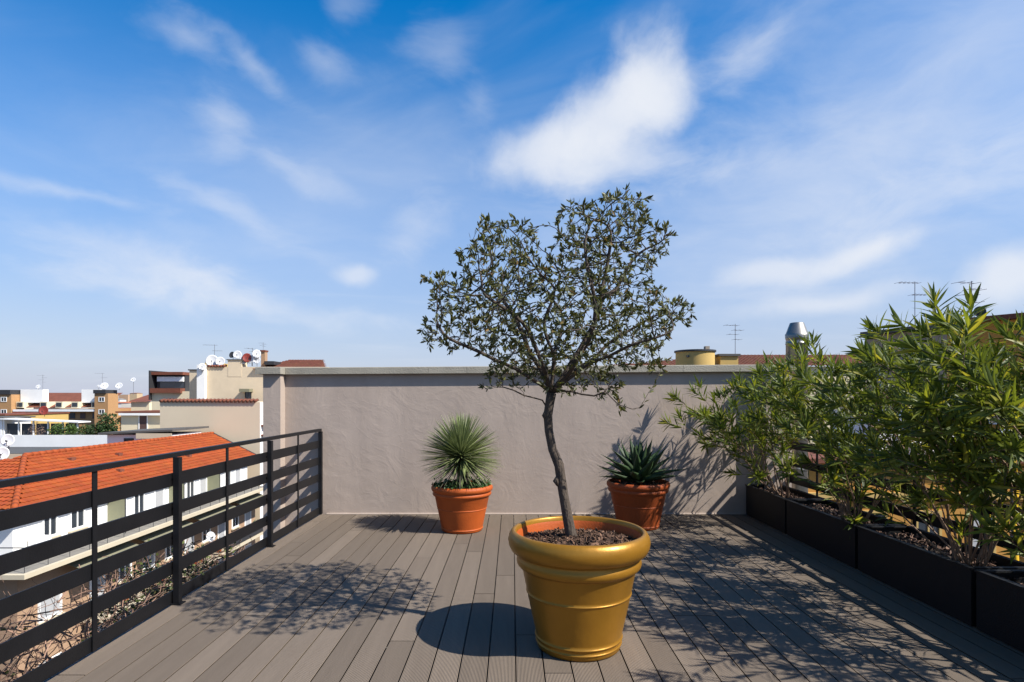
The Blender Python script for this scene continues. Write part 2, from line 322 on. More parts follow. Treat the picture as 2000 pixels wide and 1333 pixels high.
# ---- deck of planks
deck = bpy.data.objects.new('deck', None); COL.objects.link(deck); deck['kind'] = 'structure'
PW, GAP = 0.1437, 0.0083
plank_meshes = {}
def plank_mesh(ln):
    k = round(ln, 2)
    if k not in plank_meshes:
        w = PW / 2; c = 0.0003; mb = MB(); pr = [(-w + .014, -0.026), (w - .014, -0.026), (w, -c), (w - c * .6, 0), (-w + c * .6, 0), (-w, -c)]
        vs = [(x, 0, z) for x, z in pr] + [(x, k, z) for x, z in pr]; n = 6
        mb.add(vs, [(i, (i + 1) % n, n + (i + 1) % n, n + i) for i in range(n)] + [tuple(reversed(range(n))), tuple(range(n, 2 * n))])
        plank_meshes[k] = mesh_from(mb, 'plank', 'deck_composite')
    return plank_meshes[k]
x = -0.055 - (PW + GAP) * 15.0
rp = random.Random(11)
while x < 3.33:
    y0 = -2.6; joints = []
    yy = y0 + rp.choice([0.5, 1.1, 1.7, 2.3, 2.9]) + rp.random() * .3
    while yy < 6.75: joints.append(round(yy, 2)); yy += rp.choice([2.4, 3.0, 3.6]) + (0.06 * rp.randint(-2, 2))
    ys = [y0] + joints + [7.165]
    for a, b in zip(ys[:-1], ys[1:]):
        o = bpy.data.objects.new('plank', plank_mesh(b - a - 0.006)); COL.objects.link(o); o.parent = deck; o.location = (x, a, rp.uniform(-.0006, .0006))
    x += PW + GAP
# ---- back wall with pilasters and coping
wall = thing('parapet_wall', (0, WALL_Y, -0.36), 'grey-beige plastered parapet wall closing the far side of the terrace', 'wall')
def topz(x): return 1.760 + (x + 3.1) * 0.0062
mb = MB(); n = 40; xs = np.linspace(-3.06, 3.44, n + 1); nz = 1
vs = []
for yy in (WALL_Y, WALL_Y + 0.22):
    for xx in xs: vs += [(xx, yy, -3.0), (xx, yy, topz(xx))]
fs = []; q = 2 * (n + 1)
for i in range(n):
    a = 2 * i; fs += [(a, a + 2, a + 3, a + 1), (q + a + 2, q + a, q + a + 1, q + a + 3), (a + 1, a + 3, q + a + 3, q + a + 1)]
fs += [(0, 1, q + 1, q), (2 * n + 1, 2 * n, q + 2 * n, q + 2 * n + 1)]
mb.add(vs, fs); mb.build('plaster_face', 'wall_plaster', wall)
boxpart('pilaster', 'wall_plaster', wall, -3.083, -2.868, WALL_Y - 0.145, WALL_Y + 0.217, -3.0, topz(-3) - .002)
boxpart('pilaster', 'wall_plaster', wall, 3.15, 3.463, WALL_Y - 0.145, WALL_Y + 0.217, -3.0, topz(3.3) - .002)
MB().tube([(-2.34, WALL_Y - .006, 0.0), (2.9, WALL_Y - .006, 0.0)], 0.014, 6).build('skirting_fillet', 'wall_plaster', wall)
joints = [-2.84, -1.05, -0.565, 0.55, 1.10, 2.15, 3.118]
def coping(x0, x1, yf):
    mb = MB(); t = 0.085; yb = WALL_Y + 0.28; vs = []
    for xx in (x0, x1):
        z = topz(xx); vs += [(xx, yf, z), (xx, yb, z), (xx, yb, z + t + .008), (xx, yf + .006, z + t), (xx, yf, z + t - .006)]
    mb.add(vs, [(0, 1, 2, 3, 4)[::-1], (5, 6, 7, 8, 9)] + [(i, (i + 1) % 5, 5 + (i + 1) % 5, 5 + i) for i in range(5)])
    o = mb.build('coping_slab', 'coping_stone', wall)
    return o
for a, b in zip(joints[:-1], joints[1:]): coping(a + .0015, b - .0015, WALL_Y - 0.066)
coping(-3.15, -2.8415, WALL_Y - 0.215); coping(3.1195, 3.47, WALL_Y - 0.215)

# ---- steel railings
def railing(xp, side, label, y_near, ylist_post, ylist_thin):
    r = thing('railing', (xp, WALL_Y, 0), label, 'railing', 'railings along the terrace edges')
    ye = WALL_Y - 0.02
    MB().box(xp - .022, xp + .022, y_near, ye, 1.045, 1.078).build('handrail', 'black_steel', r)
    for z0, z1 in ((.838, .932), (.628, .722), (.418, .512), (.208, .302), (.004, .092)):
        MB().box(xp - side * .004 - .004, xp - side * .004 + .004, y_near, ye, z0, z1).build('flat_bar', 'black_steel', r)
    for y in ylist_post:                                  # square posts standing on the deck
        xi = xp + side * 0.034
        p = MB().box(xi - .021, xi + .021, y - .021, y + .021, 0.0, 1.044).build('post', 'black_steel', r)
        MB().box(xi - .04, xi + .04, y - .035, y + .035, 0.0005, .008).build('foot_plate', 'black_steel', p)
        for z in (.885, .675, .465, .255):
            MB().tube([(xi - side * .028, y + .0, z), (xi - side * .034, y, z)], .009, 8).build('bolt', 'black_steel', p)
    for y in ylist_thin: MB().box(xp + side * .004, xp + side * .012, y - .018, y + .018, .006, 1.044).build('upright', 'black_steel', r)
    MB().box(xp - .012, xp + .03, ye - .03, ye + .012, .006, 1.043).build('end_post', 'black_steel', r)
    return r
# posts from the photo: d = F*2.36/(1000-x)
px2d = lambda px: F * 2.385 / (1000 - px)
railing(XL, 1, 'black steel railing of flat horizontal bars on the open left side above the street', -2.5,
        [px2d(528), px2d(347), px2d(528) - 3.02, px2d(347) - 3.02 - .1], [px2d(587), px2d(450), px2d(194), 2.2, 0.9])
railing(XR, -1, 'black steel railing of flat horizontal bars behind the oleander planters', -2.5, [5.6, 4.1, 2.6, 1.1, -.4], [6.4, 4.85, 3.35, 1.85])

# ---- steel flue
fl = thing('flue_pipe', (3.615, 7.22, -1.5), 'stainless steel flue pipe with conical cap rising behind the wall end', 'chimney')
c = (3.615, 7.22, 0)
MB().lathe([(.128, -1.5), (.128, 2.14), (.134, 2.145), (.134, 2.16), (.128, 2.165), (.128, 2.21), (.134, 2.215), (.134, 2.235), (.13, 2.24)], 40, c).build('pipe', 'stainless', fl, True)
MB().lathe([(.136, 2.236), (.137, 2.275), (.13, 2.28), (.082, 2.415), (.078, 2.418), (.07, 2.40), (.0, 2.398)], 40, c).build('cone_cap', 'stainless', fl, True)
for z in (0.55, 1.3): MB().lathe([(.129, z), (.137, z + .005), (.137, z + .04), (.129, z + .045)], 40, c).build('clamp_band', 'stainless', fl, True)

# ================================================================== POTS
def pot_profile(body, s=1.0): return [(r * s, z * s) for r, z in body]
def ring(r, z, h=.006, w=.007): return [(r, z - w), (r + h * .8, z - w * .5), (r + h, z), (r + h * .8, z + w * .5), (r, z + w)]
def bark_mulch(parent, c, r, z, n, seed, name='bark_mulch', size=1.0, hmound=.025):
    rr = random.Random(seed); mb = MB()
    for i in range(n):
        q = math.sqrt(rr.random()); a = rr.random() * 6.283; p = Vector((c[0] + r * q * math.cos(a), c[1] + r * q * math.sin(a), z + hmound * (1 - q * q) + rr.uniform(0, .016)))
        rot = Quaternion((rr.gauss(0, 1), rr.gauss(0, 1), rr.gauss(0, 1), rr.gauss(0, 1))).normalized().to_matrix()
        l = rr.uniform(.008, .022) * size; w = rr.uniform(.004, .009) * size; k = rr.choice([.35, .6, 1, 1, 1.5, 2.2])
        mb.obox(p, rot @ Vector((l, 0, 0)), rot @ Vector((0, w, 0)), rot @ Vector((0, 0, .002 * size)), (0.075 * k, .042 * k, .026 * k))
    return mb.build(name, 'bark_chips', parent, kind='stuff', use_col=True)
def soil_disc(parent, c, r, z, hm=.025):
    mb = MB(); prof = [(r * (1 - i / 6), z + hm * (1 - (1 - i / 6) ** 2)) for i in range(6)] + [(0.002, z + hm)]
    mb.lathe(prof, 40, (c[0], c[1], 0)); return mb.build('soil', 'soil', parent, True)
# big gold pot
GP = (0.397, 3.40)
pot = thing('gold_pot', (GP[0], GP[1], 0), 'large gold painted round pot holding the olive tree', 'plant pot')
outer = [(0.0, 0.001), (.238, .001), (.247, .006), (.249, .022)] + ring(.250, .034) + ring(.2545, .066) + [(.257, .09), (.282, .20), (.3055, .31)] + ring(.308, .325, .005, .006) + \
        [(.312, .345), (.337, .462), (.340, .468), (.352, .472), (.366, .487), (.370, .505), (.366, .524), (.356, .540), (.357, .546), (.378, .552), (.402, .570), (.416, .598), (.420, .628), (.414, .656), (.402, .675), (.390, .684), (.380, .684), (.374, .676), (.371, .655)]
MB().lathe(outer, 96, (GP[0], GP[1], 0)).build('pot_body', 'gold_paint', pot, True)
MB().lathe([(.3712, .656), (.366, .64), (.362, .60), (.352, .52)], 96, (GP[0], GP[1], 0)).build('inner_lining', 'terracotta', pot, True)
soil_disc(pot, GP, .361, .585); bark_mulch(pot, GP, .355, .588, 1500, 3)
# terracotta pots
def terracotta_pot(cx, cy, s, m, label):
    t = thing('terracotta_pot', (cx, cy, 0), label, 'plant pot', 'terracotta pots by the wall')
    o = [(0, .001), (.222, .001), (.235, .008), (.238, .02)] + ring(.239, .034, .006, .007) + [(.242, .05), (.283, .25)] + ring(.285, .262, .004, .005) + \
        [(.29, .275), (.315, .40), (.319, .405), (.334, .412), (.342, .428), (.338, .444), (.330, .452), (.334, .456), (.350, .468), (.358, .490), (.354, .512), (.342, .526), (.330, .528), (.322, .520), (.316, .49), (.308, .44)]
    MB().lathe([(r * s, z * s) for r, z in o], 80, (cx, cy, 0)).build('pot_body', m, t, True)
    soil_disc(t, (cx, cy), .313 * s, .475 * s); return t
YP = (-0.555, 6.33); AP = (1.435, 6.48)
tp1 = terracotta_pot(YP[0], YP[1], .955, 'terracotta', 'sunlit orange terracotta pot with the round spiky yucca')
tp2 = terracotta_pot(AP[0], AP[1], .99, 'terracotta_old', 'shaded terracotta pot with the agave, half hidden behind the gold pot')
bark_mulch(tp2, AP, .30, .472, 260, 9)

# ================================================================== OLIVE TREE
def olive():
    TD = 3.48
    t = thing('olive_tree', (0.36, TD, 0.6), 'small olive tree with crooked trunk growing in the gold pot', 'tree')
    def C1(cx, cy, dy=0.0): return P(800 + cx / 2.898, 360 + cy / 2.898, TD) + Vector((0, dy, 0))
    trunk_px = [(1118, 1056), (1114, 1040), (1102, 975), (1096, 937), (1092, 909), (1079, 878), (1072, 842), (1070, 812), (1074, 786), (1077, 768)]
    rad = [.038, .034, .029, .030, .030, .0265, .026, .0275, .028, .030]
    tp = [P(x, y, TD) for x, y in trunk_px]
    # crown outline (crop coordinates), used as a volume with depth
    poly = [(45, 820), (70, 760), (180, 760), (110, 690), (110, 610), (70, 520), (150, 505), (230, 520), (290, 560), (268, 400), (330, 340), (365, 235), (430, 215), (520, 270), (600, 240), (700, 265), (720, 335), (770, 430), (830, 330), (820, 180), (920, 115), (1010, 170), (1050, 110), (1110, 70), (1190, 60), (1230, 100), (1310, 150), (1350, 200), (1375, 265), (1440, 230), (1500, 290), (1500, 350), (1420, 400), (1380, 470), (1310, 510), (1290, 560), (1400, 580), (1440, 650), (1600, 670), (1590, 790), (1490, 800), (1490, 900), (1400, 960), (1450, 1000), (1440, 1080), (1380, 1075), (1250, 1040), (1100, 1060), (1240, 1110), (1190, 1160), (1250, 1300), (1210, 1310), (1140, 1260), (1050, 1170), (900, 1200), (760, 1170), (550, 1150), (440, 1200), (385, 1110), (430, 1020), (340, 940), (210, 950), (100, 930), (90, 870)]
    PL = np.array(poly, float)
    def inside(q):
        x, y = q; c = False; j = len(PL) - 1
        for i in range(len(PL)):
            if (PL[i, 1] > y) != (PL[j, 1] > y) and x < (PL[j, 0] - PL[i, 0]) * (y - PL[i, 1]) / (PL[j, 1] - PL[i, 1]) + PL[i, 0]: c = not c
            j = i
        return c
    def edge(q):
        a = PL; b = np.roll(PL, -1, 0); ab = b - a; tt = np.clip(((q - a) * ab).sum(1) / (ab * ab).sum(1), 0, 1); return np.sqrt(((a + ab * tt[:, None] - q) ** 2).sum(1)).min()
    att = []
    while len(att) < 3300:
        q = np.array([RNG.uniform(40, 1610), RNG.uniform(55, 1320)])
        if not inside(q): continue
        e = edge(q) / 330.0; half = 0.72 * math.sqrt(min(1, e * 1.15)) + 0.04
        if q[1] > 1060: half *= .6
        dy = RNG.uniform(-half, half)
        w = C1(q[0], q[1]); k = (TD + dy) / TD                         # keep the outline as seen while spreading in depth
        w = Vector((w.x * (1 + (k - 1) * .5), TD + dy, w.z)); att.append(w)
    att = np.array([tuple(a) for a in att])
    limbs = [
        [(700, 1110, -.03), (600, 1040, -.06), (480, 1000, -.1), (340, 930, -.12), (230, 890, -.15)],
        [(760, 1060, .05), (690, 960, .1), (640, 820, .16), (590, 700, .2), (510, 590, .24), (440, 500, .25)],
        [(765, 1075, -.07), (720, 960, -.18), (660, 850, -.27), (560, 760, -.35), (430, 700, -.40)],
        [(815, 1000, -.04), (760, 880, -.1), (750, 780, -.14), (800, 680, -.18), (850, 560, -.2)],
        [(870, 1110, .02), (920, 1000, .04), (1000, 890, .05), (1050, 780, .03), (1090, 640, .0), (1100, 520, .0), (1130, 400, .0), (1150, 260, 0)],
        [(890, 1080, -.08), (960, 960, -.2), (1010, 840, -.3), (1000, 700, -.36), (960, 560, -.4), (940, 420, -.35)],
        [(920, 1060, .1), (1050, 990, .15), (1150, 880, .18), (1280, 800, .2), (1400, 720, .2), (1500, 690, .2)],
        [(930, 1075, -.1), (1040, 1000, -.2), (1180, 940, -.3), (1300, 900, -.35), (1420, 860, -.35)],
        [(830, 1050, .2), (850, 900, .35), (900, 760, .45), (880, 600, .5), (800, 520, .5)],
        [(900, 1160, -.06), (1020, 1210, -.12), (1090, 1185, -.15), (1150, 1250, -.18), (1225, 1290, -.2)]]
    nodes = [np.array(tuple(p)) for p in tp]; par = [-1] + list(range(len(tp) - 1)); fork = len(tp) - 1
    def grow_line(start, pts):
        cur = start
        for p in pts:
            p = np.array(tuple(p)); a = nodes[cur]; L_ = np.linalg.norm(p - a); k = max(1, int(L_ / .055))
            for i in range(1, k + 1):
                jit = RNG.normal(0, .006, 3); nodes.append(a + (p - a) * i / k + jit); par.append(cur); cur = len(nodes) - 1
    for lb in limbs: grow_line(fork, [C1(*p) for p in lb])
    # the branch 5 and side limb to the far right
    grow_line(7, [P(1063, 777, TD), P(1045, 777, TD - .04), P(1024, 777, TD - .06), P(1000, 760, TD - .1), P(966, 752, TD - .12)])
    i5 = min(range(len(nodes)), key=lambda i: np.linalg.norm(nodes[i] - np.array(tuple(C1(1090, 640, 0)))))
    grow_line(i5, [C1(1180, 590, .05), C1(1240, 480, .1), C1(1320, 370, .12), C1(1420, 310, .12)])
    alive = np.ones(len(att), bool); STEP = .042
    for it in range(70):
        NA = np.array(nodes); idx = np.where(alive)[0]
        if len(idx) == 0: break
        usable = np.arange(len(NA)) > fork
        d2 = ((att[idx][:, None, :] - NA[None, :, :]) ** 2).sum(2); d2[:, ~usable] = 1e9
        nn = d2.argmin(1); dm = np.sqrt(d2[np.arange(len(idx)), nn])
        alive[idx[dm < .046]] = False
        newn = {}
        for a, k, dd in zip(idx, nn, dm):
            if .046 <= dd < .55: newn.setdefault(k, []).append((att[a] - NA[k]) / dd)
        if not newn: break
        for k, ds in newn.items():
            v = np.mean(ds, 0) + RNG.normal(0, .18, 3); v[2] += .05; L_ = np.linalg.norm(v)
            if L_ < .15: continue
            nodes.append(NA[k] + v / L_ * STEP); par.append(k)
    n = len(nodes); ch = [[] for _ in range(n)]
    for i, p in enumerate(par):
        if p >= 0: ch[p].append(i)
    rr = [0.0] * n
    for i in range(n - 1, -1, -1):
        rr[i] = .0016 if not ch[i] else sum(rr[c] ** 2.35 for c in ch[i]) ** (1 / 2.35)
    sc = .020 / rr[fork] if rr[fork] > .020 else 1
    def rad_of(i): return max(.0015, rr[i] * (1 if rr[i] < .004 else min(1.4, sc * 1.65)))
    MBt = MB(); MBt.tube(tp, rad, 14)
    MBt.tube([tp[3] + Vector((-.02, -.008, .02)), tp[3] + Vector((-.034, -.016, -.008)), tp[3] + Vector((-.02, -.01, -.035))], [.012, .019, .010], 9)     # knot
    MBt.tube([tp[7] + Vector((-.012, -.006, .03)), tp[7] + Vector((-.022, -.012, 0)), tp[7] + Vector((-.012, -.006, -.03))], [.01, .016, .008], 9)
    # displace the trunk a little
    tr = MBt.build('trunk', 'bark', t, True)
    br = MB()
    seen = set()
    for i in range(n):                                     # chains: follow the thickest child
        if par[i] < 0: continue
        p = par[i]
        main = max(ch[p], key=lambda c: rr[c])
        if i == main and p > fork: continue
        if i <= fork: continue
        chain = [p, i]; cur = i
        while ch[cur]: cur = max(ch[cur], key=lambda c: rr[c]); chain.append(cur)
        pts = [Vector(nodes[k]) for k in chain]; rs = [min(rad_of(chain[1]) * 1.12, rad_of(p))] + [rad_of(k) for k in chain[1:]]
        # smooth path
        for _ in range(1): pts = [pts[0]] + [(pts[k - 1] + pts[k] * 2 + pts[k + 1]) / 4 for k in range(1, len(pts) - 1)] + [pts[-1]]
        br.tube(pts, rs, 7 if rs[1] > .006 else 4)
    br.build('branches', 'bark', t, True, kind='stuff')
    # leaves
    lf = MB(); rl = random.Random(5)
    def leaf(p, d, L_):
        d = d.normalized(); s = d.cross(Vector((rl.gauss(0, 1), rl.gauss(0, 1), rl.gauss(0, 1)))).normalized(); nn_ = s.cross(d); w = L_ * rl.uniform(.12, .165)
        k = rl.random()
        if k < .17: c = (.18, .185, .105)
        elif k < .8: f = rl.uniform(.6, 1.15); c = (.070 * f, .074 * f, .022 * f)
        elif k < .97: f = rl.uniform(.8, 1.2); c = (.125 * f, .125 * f, .03 * f)
        else: c = (.2, .12, .04)
        bend = nn_ * (L_ * rl.uniform(-.06, .1))
        a = p; m1 = p + d * L_ * .35 + bend * .6; m2 = p + d * L_ * .72 + bend; e = p + d * L_ + bend * .7
        lf.add([a, m1 + s * w + nn_ * w * .25, m1, m1 - s * w + nn_ * w * .25, m2 + s * w * .8 + nn_ * w * .2, m2, m2 - s * w * .8 + nn_ * w * .2, e],
               [(0, 2, 1), (0, 3, 2), (1, 2, 5, 4), (2, 3, 6, 5), (4, 5, 7), (5, 6, 7)], c)
    for i in range(fork + 1, n):
        if rr[i] > .0042: continue
        if not ch[i]: cnt = 10
        elif rr[i] < .0028: cnt = 2
        else: cnt = 1 if rl.random() < .4 else 0
        p = Vector(nodes[i]); ax = (p - Vector(nodes[par[i]])).normalized()
        for k in range(cnt):
            o = ax.orthogonal().normalized(); o.rotate(Quaternion(ax, rl.random() * 6.283))
            d = ax * rl.uniform(.35, 1.3) + o * rl.uniform(.4, 1.0) + Vector((0, 0, .25))
            leaf(p + ax * rl.uniform(-.02, .012), d, rl.uniform(.027, .045))
    lf.build('crown', 'olive_leaf', t, kind='stuff', use_col=True)
    print('olive nodes', n, 'leaves', len(lf.v) // 8)
olive()

# ================================================================== YUCCA AND AGAVE
def yucca():
    cx, cy = YP; t = thing('yucca', (cx, cy, .47), 'round blue-green spiky yucca in the left terracotta pot', 'plant')
    top = Vector((cx - .01, cy, .86)); rl = random.Random(21)
    MB().tube([(cx, cy, .44), (cx, cy, .58), (cx - .005, cy, .72), top], [.06, .055, .05, .03], 12).build('trunk', 'bark', t, True)
    mb = MB()
    for i in range(900):
        u = rl.random(); el = math.asin(max(-1, min(1, -0.55 + 1.55 * u))); az = rl.random() * 6.283
        d = Vector((math.cos(el) * math.cos(az), math.cos(el) * math.sin(az), math.sin(el))); L_ = rl.uniform(.41, .48) * (1.0 if el > -.2 else .95)
        if el < -.35 and rl.random() < .35: continue
        base = top + Vector((0, 0, -.06 + .06 * math.sin(el))) + d * .03
        s = d.cross(Vector((0, 0, 1)) if abs(d.z) < .95 else Vector((1, 0, 0))).normalized(); nn = s.cross(d).normalized(); w = .0075
        f = rl.uniform(.75, 1.25); dry = el < -.3 and rl.random() < .45
        c0 = (.16 * f, .15 * f, .10 * f) if dry else (.20 * f, .235 * f, .09 * f); sag = Vector((0, 0, -.03 * math.cos(el) * rl.random()))
        pts = [base, base + d * L_ * .4 + sag * .2, base + d * L_ * .8 + sag * .7, base + d * L_ + sag * 1.2]; ws = [w * .8, w, w * .62, .0004]
        vs = []
        for p, ww in zip(pts, ws): vs += [p - s * ww + nn * ww * .5, p, p + s * ww + nn * ww * .5]
        fs = []
        for k in range(3):
            a = k * 3; fs += [(a, a + 1, a + 4, a + 3), (a + 1, a + 2, a + 5, a + 4)]
        mb.add(vs, fs, c0)
    mb.build('leaf_blades', 'yucca_leaf', t, kind='stuff', use_col=True)
    # dead leaves hugging the stem
    mb = MB()
    for i in range(90):
        az = rl.random() * 6.283; z = rl.uniform(.60, .80); o = Vector((math.cos(az), math.sin(az), 0)); p = Vector((cx, cy, z)) + o * .04; e = p + o * rl.uniform(.02, .12) + Vector((0, 0, -rl.uniform(.1, .22)))
        s = o.cross(Vector((0, 0, 1))) * .005; f = rl.uniform(.6, 1.2); mb.add([p - s, p + s, e], [(0, 1, 2)], (.13 * f, .09 * f, .055 * f))
    mb.build('dry_skirt', 'yucca_leaf', t, kind='stuff', use_col=True)
    iv = thing('ground_cover', (cx, cy, .46), 'small-leaved green ground cover spilling over the rim beneath the yucca', 'plant'); mb = MB()
    for i in range(900):
        q = math.sqrt(rl.random()); a = rl.random() * 6.283; r = .325 * q; p = Vector((cx + r * math.cos(a), cy + r * math.sin(a), .475 + abs(rl.gauss(0, .028)) + .012))
        if q > .93: p.z = max(p.z, .507) if rl.random() < .6 else .5; 
        if rl.random() < .06: p.z += rl.uniform(0, .06)
        d = Vector((rl.gauss(0, 1), rl.gauss(0, 1), rl.gauss(.4, .6))).normalized(); s = d.orthogonal().normalized(); s.rotate(Quaternion(d, rl.random() * 6.28)); L_ = rl.uniform(.018, .034); f = rl.uniform(.5, 1.5)
        mb.add([p, p + d * L_ * .5 + s * L_ * .42, p + d * L_, p + d * L_ * .5 - s * L_ * .42], [(0, 1, 2, 3)], (.05 * f, .105 * f, .025 * f))
    for i in range(60):
        a = rl.random() * 6.283; r = .3 * math.sqrt(rl.random()); p = Vector((cx + r * math.cos(a), cy + r * math.sin(a), .48)); mb.tube([p, p + Vector((rl.gauss(0, .03), rl.gauss(0, .03), rl.uniform(.04, .12)))], .0015, 3, (.06, .08, .03))
    mb.build('foliage', 'ivy', iv, kind='stuff', use_col=True)
yucca()
def agave():
    cx, cy = AP; t = thing('agave', (cx, cy, .47), 'dark green agave rosette in the terracotta pot near the planters', 'plant'); rl = random.Random(4)
    meshes = []
    for v in range(4):                                     # leaf along +X, channelled, with a spine at the tip
        L_ = 1.0; mb = MB(); curve = (-.10, .06, .14, .0)[v]; n = 7
        vs = []
        for i in range(n + 1):
            u = i / n; w = .155 * (0.55 + 1.2 * u - 1.75 * u * u) if u < .999 else 0; w = max(w, .004) if u < .95 else .004
            th = .05 * (1 - u) + .006; z = curve * u * u; ch_ = w * .42
            vs += [(u, -w, z + ch_), (u, -w * .5, z + ch_ * .3), (u, 0, z), (u, w * .5, z + ch_ * .3), (u, w, z + ch_), (u, w * .45, z - th), (u, -w * .45, z - th)]
        fs = []
        for i in range(n):
            for k in range(7): fs.append((i * 7 + k, i * 7 + (k + 1) % 7, (i + 1) * 7 + (k + 1) % 7, (i + 1) * 7 + k))
        mb.add(vs, fs); mb.tube([(0.97, 0, curve * .95), (1.09, 0, curve * 1.22 + .005)], [.009, .001], 5)
        meshes.append(mesh_from(mb, 'leaf', 'agave_leaf', (0, 0, 0), True))
    N_ = 38; ga = 2.39996
    for i in range(N_):
        u = i / (N_ - 1); el = R(84 - 82 * u ** .8) ; az = i * ga + rl.uniform(-.15, .15); L_ = (.42 + .06 * math.sin(u * 2.6)) * rl.uniform(.88, 1.06)
        o = bpy.data.objects.new('leaf', meshes[rl.randrange(4)]); COL.objects.link(o); o.parent = t
        o.rotation_euler = (0, -el, az); o.scale = (L_, L_ * rl.uniform(.95, 1.2), L_); o.location = (.03 * math.cos(az) * u, .03 * math.sin(az) * u, .10 - .05 * u)
agave()

# ================================================================== OLEANDERS AND THEIR PLANTERS
PX0, PX1, PH = 2.93, 3.36, 0.372
def planter(y0, y1, label):
    t = thing('planter_box', ((PX0 + PX1) / 2, (y0 + y1) / 2, 0), label, 'planter', 'black planter boxes along the right railing')
    w = .018; mb = MB()
    mb.box(PX0, PX0 + w, y0, y1, .012, PH); mb.box(PX1 - w, PX1, y0, y1, .012, PH); mb.box(PX0 + w, PX1 - w, y0, y0 + w, .012, PH - .0015); mb.box(PX0 + w, PX1 - w, y1 - w, y1, .012, PH - .0015); mb.box(PX0 + w, PX1 - w, y0 + w, y1 - w, .012, .03)
    mb.build('shell', 'planter_black', t)
    mb = MB(); e = .012                                     # folded lip
    mb.box(PX0 - e, PX0 + .03, y0 - .004, y1 + .004, PH, PH + .012); mb.box(PX1 - .03, PX1 + e, y0 - .004, y1 + .004, PH, PH + .012); mb.box(PX0 + .031, PX1 - .031, y0 - .004, y0 + .03, PH, PH + .012); mb.box(PX0 + .031, PX1 - .031, y1 - .03, y1 + .004, PH, PH + .012)
    mb.build('lip', 'planter_black', t)
    for (a, b) in ((PX0 + .05, y0 + .06), (PX1 - .05, y0 + .06), (PX0 + .05, y1 - .06), (PX1 - .05, y1 - .06)): MB().box(a - .03, a + .03, b - .03, b + .03, .0008, .0115).build('foot', 'planter_black', t)
    n = 14; mb = MB(); vs = []; rl = random.Random(int(y0 * 100))
    for i in range(n + 1):
        for j in range(7): vs.append((PX0 + w + (PX1 - PX0 - 2 * w) * j / 6, y0 + w + (y1 - y0 - 2 * w) * i / n, PH - .065 + rl.uniform(-.012, .022)))
    mb.add(vs, [(i * 7 + j, i * 7 + j + 1, (i + 1) * 7 + j + 1, (i + 1) * 7 + j) for i in range(n) for j in range(6)]); mb.build('soil', 'soil', t)
    m2 = MB()
    for i in range(420):
        p = Vector((rl.uniform(PX0 + .03, PX1 - .03), rl.uniform(y0 + .03, y1 - .03), PH - .05 + rl.uniform(0, .02))); rot = Quaternion((rl.gauss(0, 1), rl.gauss(0, 1), rl.gauss(0, 1), rl.gauss(0, 1))).normalized().to_matrix(); k = rl.choice([.5, 1, 1.6, 2.4])
        m2.obox(p, rot @ Vector((rl.uniform(.008, .02), 0, 0)), rot @ Vector((0, rl.uniform(.004, .009), 0)), rot @ Vector((0, 0, .002)), (.09 * k, .055 * k, .04 * k))
    m2.build('bark_mulch', 'bark_chips', t, kind='stuff', use_col=True)
    return t
planter(6.11, 7.12, 'black planter box standing against the plastered wall')
planter(4.86, 6.07, 'black planter box second from the plastered wall')
planter(3.63, 4.82, 'black planter box third from the plastered wall')
planter(2.40, 3.59, 'nearest black planter box in view, cut by the lower right picture edge')
planter(1.17, 2.36, 'black planter box beside the camera, beyond the lower right corner')

LEAF_VARIANTS = []
def oleander_leaf_mesh(c, bend):
    mb = MB(); n = 5; vs = []
    prof = [0.12, .72, 1.0, .85, .5, 0.02]
    for i in range(n + 1):
        u = i / n; w = .070 * prof[i]; z = bend * u * u
        vs += [(u, -w, z + w * .35), (u, 0, z), (u, w, z + w * .35)]
    fs = []
    for i in range(n): a = i * 3; fs += [(a, a + 1, a + 4, a + 3), (a + 1, a + 2, a + 5, a + 4)]
    mb.add(vs, fs, c)
    mid = tuple(min(1, k * 1.35 + .015) for k in c)
    for i in range(n + 1): mb.c[i * 3 + 1] = mid
    return mb
rl0 = random.Random(77)
for c in ((.072, .096, .012), (.095, .122, .013), (.14, .16, .018), (.042, .062, .010), (.21, .20, .028), (.078, .105, .012)):
    for b in (-.04, -.20): LEAF_VARIANTS.append((oleander_leaf_mesh(c, b), None))
LEAF_VARIANTS = [(mb, mesh_from(mb, 'leaf', 'oleander_leaf', (0, 0, 0), True, True)) for mb, _ in LEAF_VARIANTS]
